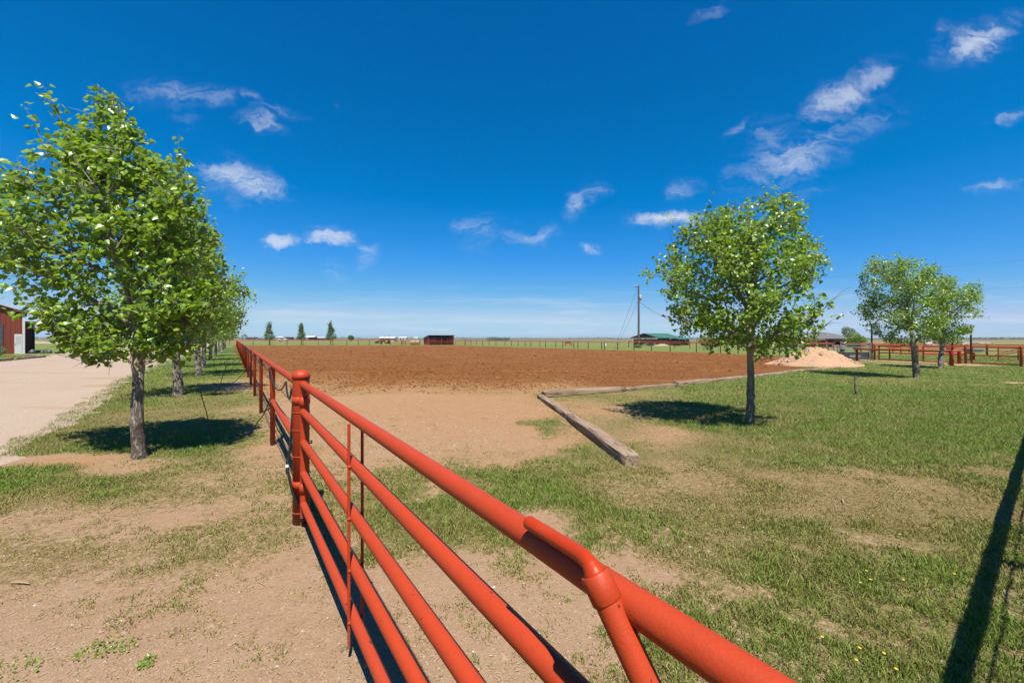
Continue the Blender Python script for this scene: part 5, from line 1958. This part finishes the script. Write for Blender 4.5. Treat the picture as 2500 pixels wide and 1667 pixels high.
# distant farm buildings
def farm_building(px0, px1, top, base, Y, label, wall='whitegrey', roof='paperwhite', open_=False, group='distant farm buildings', gable=True):
    x0, x1 = (px0 - CX) * Y / F, (px1 - CX) * Y / F
    zb = float(zg((x0 + x1) / 2, Y))
    zt = H + (HY - top) * Y / F
    ze_ = zb + (zt - zb) * .68
    T = thing('farm_building', ((x0 + x1) / 2, Y, zb), label, 'building', group)
    d = max(6, (x1 - x0) * .5)
    if open_:
        MB().box(((x0 + x1) / 2, Y + d - .1, (zb + ze_) / 2), (x1 - x0, .2, ze_ - zb)).build('back_wall', M[wall], T)
        k = 5
        for i in range(k):
            x = x0 + .2 + (x1 - x0 - .4) * i / (k - 1)
            MB().box((x, Y + .1, (zb + ze_) / 2), (.25, .25, ze_ - zb)).build('post', M[wall], T)
    else:
        MB().box(((x0 + x1) / 2, Y + d / 2, (zb + ze_) / 2 - .1), (x1 - x0, d, ze_ - zb + .2)).build('wall', M[wall], T)
        for f in (.25, .6):
            MB().box((x0 + (x1 - x0) * f, Y - .05, zb + (ze_ - zb) * .42), ((x1 - x0) * .14, .12, (ze_ - zb) * .75)).build('door', M['dark'], T)
    MB().add([(x0 - .3, Y - .5, ze_), (x1 + .3, Y - .5, ze_), (x1 + .3, Y + d + .5, ze_), (x0 - .3, Y + d + .5, ze_), (x0 - .3, Y + d / 2, zt), (x1 + .3, Y + d / 2, zt)],
             [(0, 1, 5, 4), (2, 3, 4, 5), (1, 2, 5), (3, 0, 4), (3, 2, 1, 0)]).build('roof', M[roof], T)
    return T


farm_building(674, 690, 821.5, 826, 560, 'long white building on the horizon right of the left poplar')
farm_building(744, 766, 819.8, 829, 330, 'dark red hay barn with a white roof behind the middle poplar', 'barn_wood', 'paperwhite', True)
farm_building(694, 710, 822.5, 827, 430, 'low brown building between the left and middle poplars', 'brownbody', 'brownbody')
farm_building(770, 800, 822.6, 828, 400, 'row of low sheds left of the right poplar', 'brownbody', 'whitegrey')
farm_building(926, 962, 821.5, 832, 230, 'white building right behind the tractor')
farm_building(973, 992, 822.2, 826, 500, 'white roofed building left of the red shed')
farm_building(1010, 1020, 823, 826, 600, 'tiny white building on the horizon beside the red shed')
farm_building(600, 622, 823.3, 826, 500, 'dark low building on the horizon at the fence end', 'brownbody', 'darkpole')
farm_building(2359, 2424, 835.5, 842, 190, 'long open dark shed with a white roof on the right horizon', 'dark', 'whitegrey', True)
farm_building(2333, 2357, 836.5, 842, 175, 'white low building beside the long open shed')
farm_building(2455, 2462, 834, 838, 520, 'tiny white building far right of the long shed', gable=True)
farm_building(2472, 2479, 834, 838, 520, 'tiny white building at the right end of the horizon')
farm_building(1744, 1800, 822.5, 842, 210, 'pale building seen under the lone yard tree', 'concrete', 'concrete')


def pickup(px, Y, s, label, mat, group='vehicles far behind the fences'):
    p = fp(px, Y)
    z = gz(p.x, Y)
    T = thing('parked_vehicle', (p.x, Y, z), label, 'vehicle', group)
    x, y = p.x, Y
    MB().add([(x - 2.2 * s, y - .85, z + .45), (x + 2.2 * s, y - .85, z + .45), (x + 2.2 * s, y - .85, z + 1.0), (x + .9 * s, y - .85, z + 1.05), (x + .4 * s, y - .75, z + 1.65), (x - .9 * s, y - .75, z + 1.68), (x - 1.5 * s, y - .85, z + 1.1), (x - 2.2 * s, y - .85, z + 1.0),
              (x - 2.2 * s, y + .85, z + .45), (x + 2.2 * s, y + .85, z + .45), (x + 2.2 * s, y + .85, z + 1.0), (x + .9 * s, y + .85, z + 1.05), (x + .4 * s, y + .75, z + 1.65), (x - .9 * s, y + .75, z + 1.68), (x - 1.5 * s, y + .85, z + 1.1), (x - 2.2 * s, y + .85, z + 1.0)],
             [(0, 1, 2, 3, 4, 5, 6, 7), (15, 14, 13, 12, 11, 10, 9, 8)] + [(i, i + 8, (i + 1) % 8 + 8, (i + 1) % 8) for i in range(8)]).build('body', M[mat], T)
    MB().add([(x + .75 * s, y - .86, z + 1.08), (x + .32 * s, y - .78, z + 1.56), (x - .8 * s, y - .78, z + 1.58), (x - 1.3 * s, y - .86, z + 1.12)], [(0, 1, 2, 3)]).build('window', M['glass'], T)
    for dx in (-1.4, 1.4):
        for dy in (-.8, .8):
            MB().tube([(x + dx * s, y + dy - .1, z + .36), (x + dx * s, y + dy + .1, z + .36)], .36, 12).build('wheel', M['tyre'], T)


pickup(692, 215, 1.15, 'pale stock wagon parked between the left and middle poplars', 'whitegrey')
pickup(2342, 128, 1.1, 'white car parked before the long open shed', 'paperwhite')
pickup(2277, 118, .9, 'white car seen left of the right corral tree', 'paperwhite')

# rust-brown feeder and a pale barrel out in the pasture
p = fp(1388, 120)
z = gz(p.x, 120)
FD = thing('bale_feeder', (p.x, 120, z), 'rust-brown feeder standing alone in the pasture beyond the arena', 'feeder')
MB().hexa([(p.x - 1.0, 119.5, z + .35), (p.x + 1.0, 119.5, z + .35), (p.x + 1.0, 120.5, z + .35), (p.x - 1.0, 120.5, z + .35), (p.x - .95, 119.6, z + 1.0), (p.x + .7, 119.6, z + 1.0), (p.x + .7, 120.4, z + 1.0), (p.x - .95, 120.4, z + 1.0)]).build('hopper', M['rust'], FD)
MB().box((p.x - .1, 120, z + 1.03), (1.9, 1.1, .06)).build('lid', M['redfar'], FD)
for dx in (-.85, .85):
    for dy in (-.4, .4):
        MB().tube([(p.x + dx, 120 + dy, z - .05), (p.x + dx, 120 + dy, z + .4)], .05, 6).build('leg', M['dark'], FD)
MB().tube([(p.x + .9, 119.6, z + .8), (p.x + 1.35, 119.6, z + .2)], .04, 6).build('chute_arm', M['rod'], FD)
p = fp(1478, 112)
z = gz(p.x, 112)
o = MB().lathe((p.x, 112, z - .03), [(.26, 0), (.29, .05), (.29, .3), (.30, .32), (.29, .34), (.29, .62), (.26, .68), (.05, .69)], 14).build('white_barrel', M['paperwhite'], None, (p.x, 112, z))
tag(o, 'small white barrel in the pasture left of the utility pole', 'barrel')

# ------------------------------------------------------------------ red building by the drive
RBY = 44.0
def rb(px):
    return (px - CX) * RBY / F


RB = thing('red_building', (rb(56), RBY, 0), 'tall red metal building with white corner trim at the left edge', 'building')
xr = rb(56)
xl = xr - 11.0
ztl, ztr = 6.6, 4.45
# ribbed front wall, one sheet rib each
nrib = 26
for i in range(nrib):
    xa, xb = xr - 4.4 * (i + 1) / nrib, xr - 4.4 * i / nrib
    dy = -.03 if i % 2 else 0.0
    za = ztr + (ztl - ztr) * min(1, (xr - xa) / 5.5)
    zb_ = ztr + (ztl - ztr) * min(1, (xr - xb) / 5.5)
    MB().hexa([(xa, RBY + dy, 0), (xb, RBY + dy, 0), (xb, RBY + .1, 0), (xa, RBY + .1, 0), (xa, RBY + dy, za), (xb, RBY + dy, zb_), (xb, RBY + .1, zb_), (xa, RBY + .1, za)]).build('siding_sheet', M['red_metal'], RB)
MB().hexa([(xl, RBY, 0), (xr - 4.41, RBY, 0), (xr - 4.41, RBY + .1, 0), (xl, RBY + .1, 0), (xl, RBY, ztr), (xr - 4.41, RBY, ztl - .43), (xr - 4.41, RBY + .1, ztl - .43), (xl, RBY + .1, ztr)]).build('front_wall', M['red_metal'], RB)
MB().box((xr + .02, RBY + 6, ztr / 2), (.1, 11.9, ztr)).build('side_wall', M['red_metal'], RB)
MB().box((xr + .05, RBY - .05, ztr / 2), (.18, .10, ztr)).build('corner_trim', M['paperwhite'], RB)
MB().box((xr - 2.45, RBY - .06, 1.6), (2.2, .08, 3.2)).build('big_door', M['greysheet'], RB)
dr = MB().box((xr - .32, RBY - .06, 1.06), (.52, .06, 2.1)).build('door', M['paperwhite'], RB)
MB().box((xr - .50, RBY - .10, 1.0), (.04, .04, .14)).build('handle', M['galv'], dr)
MB().box((xr - .32, RBY - .095, 1.5), (.36, .02, .8)).build('door_pane', M['whitegrey'], dr)
MB().slab([(xl - .3, RBY - .4, ztr + .02), (xr - 5.5, RBY - .4, ztl + .14), (xr - 5.5, RBY + 12.3, ztl + .14), (xl - .3, RBY + 12.3, ztr + .02)], .1).build('roof_slope', M['red_metal'], RB)
MB().slab([(xr - 5.5, RBY - .4, ztl + .14), (xr + .3, RBY - .4, ztr + .02), (xr + .3, RBY + 12.3, ztr + .02), (xr - 5.5, RBY + 12.3, ztl + .14)], .1).build('roof_slope', M['red_metal'], RB)
# lower lean-to on its right
LX = rb(80)
m = MB()
AN = thing('red_annex', (rb(56), RBY, 0), 'lower dark-red annex right of the tall red building', 'building')
nz = 9
AY = RBY + 12.3
for i in range(nz):
    xa, xb = xr - 2.6 + 3.4 * i / nz, xr - 2.6 + 3.4 * (i + 1) / nz
    MB().box(((xa + xb) / 2, AY + (.02 if i % 2 else -.02), 1.75), (xb - xa, .08, 3.5)).build('siding_sheet', M['red_metal'], AN)
MB().box((xr + .86, AY - .3, 1.85), (.22, .22, 3.7)).build('post', M['dark'], AN)
MB().box((xr + .88, AY + 2.6, 1.8), (.1, 5.0, 3.6)).build('side_wall', M['red_metal'], AN)
MB().slab([(xr - 2.7, AY - .6, 3.85), (xr + 1.1, AY - .6, 3.78), (xr + 1.1, AY + 5.4, 3.78), (xr - 2.7, AY + 5.4, 3.85)], .22).build('roof', M['red_metal'], AN)
RB.rotation_euler.z = AN.rotation_euler.z = math.radians(50)
# clutter by the annex
for i, (dx, s_) in enumerate(((.4, .5), (.95, .35), (1.35, .42))):
    rs = np.random.RandomState(i)
    c = Vector((xr + dx * .8, RBY + .2 + dx * 1.0, 0))
    m = MB()
    m.lathe(c, [(s_ * .5, -.02), (s_ * .62, s_ * .25), (s_ * .5, s_ * .6), (s_ * .3, s_ * .85), (s_ * .08, s_ * .95)], 9)
    o = m.build('feed_sack', M['greysheet'], None, c)
    tag(o, ('largest of three dark sacks piled before the annex', 'smallest of three dark sacks piled before the annex', 'outermost of three dark sacks piled before the annex')[i], 'sack', 'dark sacks before the annex')
# edging timbers of the little lawn
timber(gp(-60, 884), gp(30, 879), .22, .2, 51, 'edging timber at the left edge below the red building')
timber(gp(34, 878.6), gp(107, 872.5), .22, .2, 52, 'edging timber by the drive in front of the red annex')
timber(gp(108, 871.8), gp(60, 866.6), .2, .16, 53, 'thin edging timber running back towards the annex')
o = shrub('garden_bush', 'grey-green bush at the left edge before the red building', fp(-1, 40.0), .55, .5, .42, 500, .10, 21, 'leaf_grey', stem=.08)

# ------------------------------------------------------------------ grass blades, clods, pebbles, straw, dandelions
rs = np.random.RandomState(11)
TPTS = [(nearE, cor, .15)] + [(gp(*TP[i]), gp(*TP[i + 1]), .15) for i in range(6)]


def clear_of_timbers(X, Y):
    ok = np.ones(X.shape, bool)
    for a, b, w in TPTS:
        dx, dy = b.x - a.x, b.y - a.y
        t = np.clip(((X - a.x) * dx + (Y - a.y) * dy) / (dx * dx + dy * dy), 0, 1)
        ok &= np.hypot(X - a.x - t * dx, Y - a.y - t * dy) > .10
    return ok


def ground_z(X, Y):
    return zg(X, Y) + (fbm(X * .7, Y * .7, 21, 3) - .5) * 0.03 * sstep(26, 10, np.hypot(X, Y))


def scatter(n, px0, px1, py0, py1):
    px = rs.uniform(px0, px1, n)
    py = rs.uniform(py0, py1, n)
    Y = F * H / (py - HY)
    return (px - CX) * Y / F, Y


def grass_points(n, px0, px1, py0, py1, gamma=1.0):
    g_ = np.linspace(py0, py1, 4000)
    Yg = F * H / (g_ - HY)
    rho = 1.0 / ((3 / Yg + 1.05) * (40 / Yg)) ** .92
    cdf = np.cumsum(rho)
    cdf /= cdf[-1]
    px = rs.uniform(px0, px1, n)
    py = np.interp(rs.uniform(0, 1, n), cdf, g_)
    Y = F * H / (py - HY)
    X = (px - CX) * Y / F
    c, l, s_, f = masks(X, Y)
    tuft = fbm(X * 5.5, Y * 5.5, 51, 3)
    tuft2 = fbm(X * 17, Y * 17, 57, 2)
    k = c * 1.5 - .24 + (tuft - .5) * 1.9 + (tuft2 - .5) * 1.3
    ok = rs.uniform(0, 1, n) < np.clip(k, .0, 1) ** gamma
    ina = inpoly(X, Y, ARENA)
    ok &= ~(ina & (polydist(X, Y, ARENA) > .25))
    ok &= ~(inpoly(X, Y, DRIVE) & (polydist(X, Y, DRIVE) > .22 * fbm(X * 2, Y * 2, 61, 2) * 2))
    ok &= clear_of_timbers(X, Y)
    X, Y, c, l, tuft = X[ok], Y[ok], c[ok], l[ok], tuft[ok]
    return X, Y, c, l, tuft


def blades(name, X, Y, c, l, tuft, hbase, wbase, seg2, label, lushvar=.55):
    n = len(X)
    Z = ground_z(X, Y) - .004
    # lush patches vary inside a tuft
    lu = np.clip(l + (fbm(X * 2.3, Y * 2.3, 71, 3) - .5) * 1.1 + rs.normal(0, .17, n), 0, 1)
    h = hbase * (.45 + .9 * c * (tuft + .25)) * rs.uniform(.5, 1.4, n) * (.55 + .75 * lu)
    w = (.0030 + .00105 * Y) * rs.uniform(.7, 1.3, n)
    a = rs.uniform(0, 2 * np.pi, n)
    ta = rs.uniform(0, 2 * np.pi, n)
    lean = rs.uniform(.15, 1.15, n) * h * np.where(lu < .35, 1.5, 1.0)
    dx, dy = np.cos(a), np.sin(a)
    b = np.stack([X, Y, Z], -1)
    sx = np.stack([dx, dy, np.zeros(n)], -1) * (w / 2)[:, None]
    ld = np.stack([np.cos(ta), np.sin(ta), np.zeros(n)], -1) * lean[:, None]
    up = np.array([0, 0, 1.0])
    hh = np.where(lu < .3, h * .55, h)[:, None]
    rv = rs.uniform(0, 1, n)
    if seg2:
        V = np.stack([b - sx, b + sx, b + sx * .8 + ld * .35 + up * hh * .62, b - sx * .8 + ld * .35 + up * hh * .62, b + ld + up * hh], 1)
        i = np.arange(n)[:, None] * 5
        q = i + np.array([[0, 1, 2, 3]])
        t = i + np.array([[3, 2, 4]])
        me = npmesh(name, V.reshape(-1, 3), q, t, M['grass'], False, {'rnd': np.repeat(rv, 5), 'lush': np.repeat(lu, 5)})
    else:
        V = np.stack([b - sx, b + sx, b + ld + up * hh], 1)
        t = np.arange(n * 3).reshape(-1, 3)
        me = npmesh(name, V.reshape(-1, 3), None, t, M['grass'], False, {'rnd': np.repeat(rv, 3), 'lush': np.repeat(lu, 3)})
    o = mkobj(name, me)
    return tag(o, label, 'grass', None, 'stuff')


G = grass_points(1250000, -400, 2950, 868, 2200)
nr_ = G[1] < 5.6
blades('grass', *[g[nr_] for g in G], .040, None, True, 'short sparse grass and dry tufts over the near yard')
blades('grass', *[g[~nr_] for g in G], .040, None, False, 'short mown grass of the far yard and the tree row')

# soil clods on the arena
ON = np.array([(1, 0, 0), (-1, 0, 0), (0, 1, 0), (0, -1, 0), (0, 0, 1), (0, 0, -.5)], float)
OT = np.array([(0, 2, 4), (2, 1, 4), (1, 3, 4), (3, 0, 4), (2, 0, 5), (1, 2, 5), (3, 1, 5), (0, 3, 5)])


def lumps(name, X, Y, Z, size, mat, label, flat=.7, cat='soil'):
    n = len(X)
    a = rs.uniform(0, 6.283, n)
    v = ON[None] * rs.uniform(.55, 1.3, (n, 6, 3)) + rs.normal(0, .16, (n, 6, 3))
    v[:, :, 2] *= flat
    v *= size[:, None, None]
    c, s = np.cos(a)[:, None], np.sin(a)[:, None]
    vx = v[:, :, 0] * c - v[:, :, 1] * s
    vy = v[:, :, 0] * s + v[:, :, 1] * c
    V = np.stack([vx + X[:, None], vy + Y[:, None], v[:, :, 2] + Z[:, None]], -1)
    T = (np.arange(n)[:, None, None] * 6 + OT[None]).reshape(-1, 3)
    me = npmesh(name, V.reshape(-1, 3), None, T, mat, False, {'rnd': np.repeat(rs.uniform(0, 1, n) ** 1.3, 6)})
    return tag(mkobj(name, me), label, cat, None, 'stuff')


X, Y = scatter(95000, 480, 2150, 846, 985)
ok = inpoly(X, Y, ARENA) & (rs.uniform(0, 1, len(X)) < .25 + .9 * fbm(X * .9, Y * .9, 81, 3) ** 1.5)
X, Y = X[ok], Y[ok]
keep_ = rs.uniform(0, 1, len(X)) < .12 + .88 * sstep(.0, 3.5, polydist(X, Y, ARENA))
X, Y = X[keep_], Y[keep_]
rl = (fbm(X * 1.9, Y * 1.9, 31, 3) - .45) * 1.0 + (fbm(X * 6, Y * 6, 37, 2) - .5) * .8
d_ = polydist(X, Y, ARENA)
zz = ground_z(X, Y) + .014 + .06 * rl * sstep(.2, 4.0, d_)
sz = (.012 + .00085 * Y) * np.exp(rs.normal(0, .42, len(X)))
lumps('soil_clods', X, Y, zz, np.clip(sz, .01, .14), M['clod'], 'loose clods of tilled brown soil all over the arena')
X, Y = scatter(30000, 640, 1440, 930, 1120)
ok = ~inpoly(X, Y, ARENA) & (masks(X, Y)[0] < .25) & (X > fence_x(Y) + .1)
X, Y = X[ok], Y[ok]
lumps('soil_clods', X, Y, ground_z(X, Y), .007 * np.exp(rs.normal(0, .6, len(X))), M['crumb'], 'crumbs of soil on the bare entrance track')
X, Y = scatter(60000, -300, 2100, 1100, 2000)
ok = ~inpoly(X, Y, DRIVE) & (rs.uniform(0, 1, len(X)) < 1.1 - masks(X, Y)[0])
X, Y = X[ok], Y[ok]
lumps('soil_clods', X, Y, ground_z(X, Y), .0036 * np.exp(rs.normal(0, .6, len(X))), M['crumb'], 'fine crumbs of soil on the bare foreground')
X, Y = scatter(2600, -300, 2300, 1080, 2100)
ok = ~inpoly(X, Y, DRIVE)
X, Y = X[ok], Y[ok]
lumps('pebbles', X, Y, ground_z(X, Y) + .001, .0036 * np.exp(rs.normal(0, .42, len(X))), M['rock'], 'pale pebbles strewn over the foreground', cat='pebbles')
X, Y = scatter(16000, -500, 480, 860, 1500)
ok = inpoly(X, Y, DRIVE)
X, Y = X[ok], Y[ok]
lumps('gravel', X, Y, ground_z(X, Y) + .012, (.005 + .00030 * Y) * np.exp(rs.normal(0, .4, len(X))), M['rock'], 'loose pale gravel on the drive', cat='gravel')
# lumps on the sand pile
a = rs.uniform(0, 6.283, 900)
q = np.sqrt(rs.uniform(0, .9, 900))
X, Y = pc.x + np.cos(a) * q * 2.6, pc.y + np.sin(a) * q * 2.0
lumps('sand_lumps', X, Y, np.clip(1 - q, 0, 1) ** 1.05 * 1.12 + .02, .05 * np.exp(rs.normal(0, .5, 900)), M['sand'], 'loose lumps lying on the sand pile', cat='sand')

# straw stalks
n = 9500
X, Y = scatter(n, -300, 2600, 1050, 2100)
ok = ~inpoly(X, Y, DRIVE)
X, Y = X[ok], Y[ok]
n = len(X)
a = rs.uniform(0, 6.283, n)
ln_ = .013 * np.exp(rs.normal(0, .65, n))
ln_ = np.clip(ln_, .006, .11)
w = rs.uniform(.0010, .0022, n)
Z = ground_z(X, Y) + .006
D = np.stack([np.cos(a), np.sin(a), rs.normal(0, .18, n)], -1) * ln_[:, None]
S = np.stack([-np.sin(a), np.cos(a), np.zeros(n)], -1) * w[:, None]
Bp = np.stack([X, Y, Z], -1)
V = np.stack([Bp - S, Bp + S, Bp + S + D, Bp - S + D, Bp + np.array([0, 0, .0018]), Bp + D + np.array([0, 0, .0018])], 1)
i = np.arange(n)[:, None] * 6
Q = np.concatenate([i + np.array([[0, 4, 5, 3]]), i + np.array([[4, 1, 2, 5]])])
me = npmesh('straw', V.reshape(-1, 3), Q, None, M['straw'])
tag(mkobj('straw', me), 'broken dry straw stalks scattered over the ground', 'straw', None, 'stuff')

# single larger straw pieces that stand out
for (px, py, ln1, ang_, lab) in ((50, 1427, .16, -.15, 'thick piece of dry stalk lying at the lower left'), (2058, 1226, .14, 1.0, 'curled dry leaf lying on the brown part of the right lawn'), (1330, 1318, .11, .2, 'dry straw stalk lying on the green patch right of the gate')):
    p = gpz(px, py, .012)
    d = Vector((math.cos(ang_), math.sin(ang_), .05))
    o = MB().tube([p - d * ln1 * .5, p + Vector((0, 0, .006)), p + d * ln1 * .5], [.006, .008, .004], 7).build('dry_stalk', M['straw'], None, p)
    tag(o, lab, 'stalk')

# dandelions
dm = None
DP = [(1113, 1170), (1487, 1298), (1575, 1310), (1240, 1165), (2030, 1058), (2086, 1088), (2190, 1058), (2035, 1100), (2225, 1132), (2378, 1133), (2395, 1134), (1998, 1113), (2390, 1024), (2197, 1318), (2115, 1410), (2125, 1432), (2205, 1433), (2100, 1440), (2330, 1418), (2007, 1572), (2158, 1613), (2187, 1652), (2090, 1630), (2098, 1599), (560, 1060), (600, 1215), (1490, 1145)]
for (px, py) in DP:
    p = gpz(px, py, 0)
    if dm is None:
        T = thing('dandelion', p, 'small yellow dandelion flower in the grass', 'flower', 'dandelions scattered over the lawns')
        fl = MB().lathe((p.x, p.y, p.z + .040), [(.002, 0), (.006, .003), (.0088, .007), (.007, .009), (.002, .009)], 10).build('flower_head', M['dandelion'], T)
        stm = MB().tube([(p.x, p.y, p.z - .01), (p.x + .004, p.y, p.z + .02), (p.x, p.y, p.z + .042)], .002, 5).build('stem', M['leaf_lime'], T)
        dm = T
    else:
        T = dm.copy()
        C.objects.link(T)
        T.location = p
        T['label'] = 'small yellow dandelion flower in the grass'
        for ch in (fl, stm):
            c = ch.copy()
            C.objects.link(c)
            c.parent = T
# leafy weeds
WL = [(500, 1098, .28, 'leaf_lime', 'yellow-green weed patch in the shade right of the nearest tree'), (600, 1085, .22, 'leaf_lime', 'yellow-green weeds at the shaded fence foot'), (655, 1240, .16, 'leaf_lime', 'yellow-flowering weed tuft left of the gate post foot'), (1145, 1625, .07, 'leaf_lime', 'small weed rosette on bare dirt under the gate'),
      (1180, 1250, .2, 'leaf', 'dense weed patch right of the gate'), (1290, 1240, .15, 'leaf_lime', 'bright weed patch behind the latch handle'), (300, 1585, .08, 'leaf', 'small weed at the lower left'), (225, 1595, .1, 'leaf', 'flat weed on bare ground at the lower left'), (30, 1640, .14, 'leaf', 'weed clump in the lower left corner'), (355, 1625, .05, 'leaf', 'tiny weed near the bottom edge'), (1430, 1098, .12, 'leaf_lime', 'green tuft beside the near timber'), (1560, 1500, .12, 'leaf', 'weed clump just right of the diagonal brace')]
for i, (px, py, r_, mt, lab) in enumerate(WL):
    p = gpz(px, py, 0)
    rs2 = np.random.RandomState(100 + i)
    n = int(40 + 420 * r_)
    a = rs2.uniform(0, 6.283, n)
    q = np.sqrt(rs2.uniform(0, 1, n)) * r_ * (.6 + .6 * fbm(np.cos(a) * 2 + i, np.sin(a) * 2, i, 2))
    P = np.stack([np.cos(a) * q, np.sin(a) * q, rs2.uniform(.002, .018 + r_ * .10, n)], -1)
    me = leaf_mesh('weed_patch', P, .015, rs2, M[mt], True, (0, 0, .6))
    tag(mkobj('weed_patch', me, None, p), lab, 'weeds', 'leafy weed patches', 'stuff')

# ------------------------------------------------------------------ thin haze over the plain
hm, hnt = newmat('haze')
ht = NT(hnt)
pv = hnt.nodes.new('ShaderNodeVolumePrincipled')
pv.inputs['Color'].default_value = (0.80, 0.88, 1.0, 1)
pv.inputs['Density'].default_value = 0.00015
pv.inputs['Anisotropy'].default_value = 0.3
ov = hnt.nodes.new('ShaderNodeOutputMaterial')
hnt.links.new(pv.outputs[0], ov.inputs['Volume'])
hz = MB().box((0, 0, 7.0), (19000, 19000, 18.0)).build('haze', hm)
tag(hz, 'thin pale blue haze over the plain', 'haze', None, 'stuff')
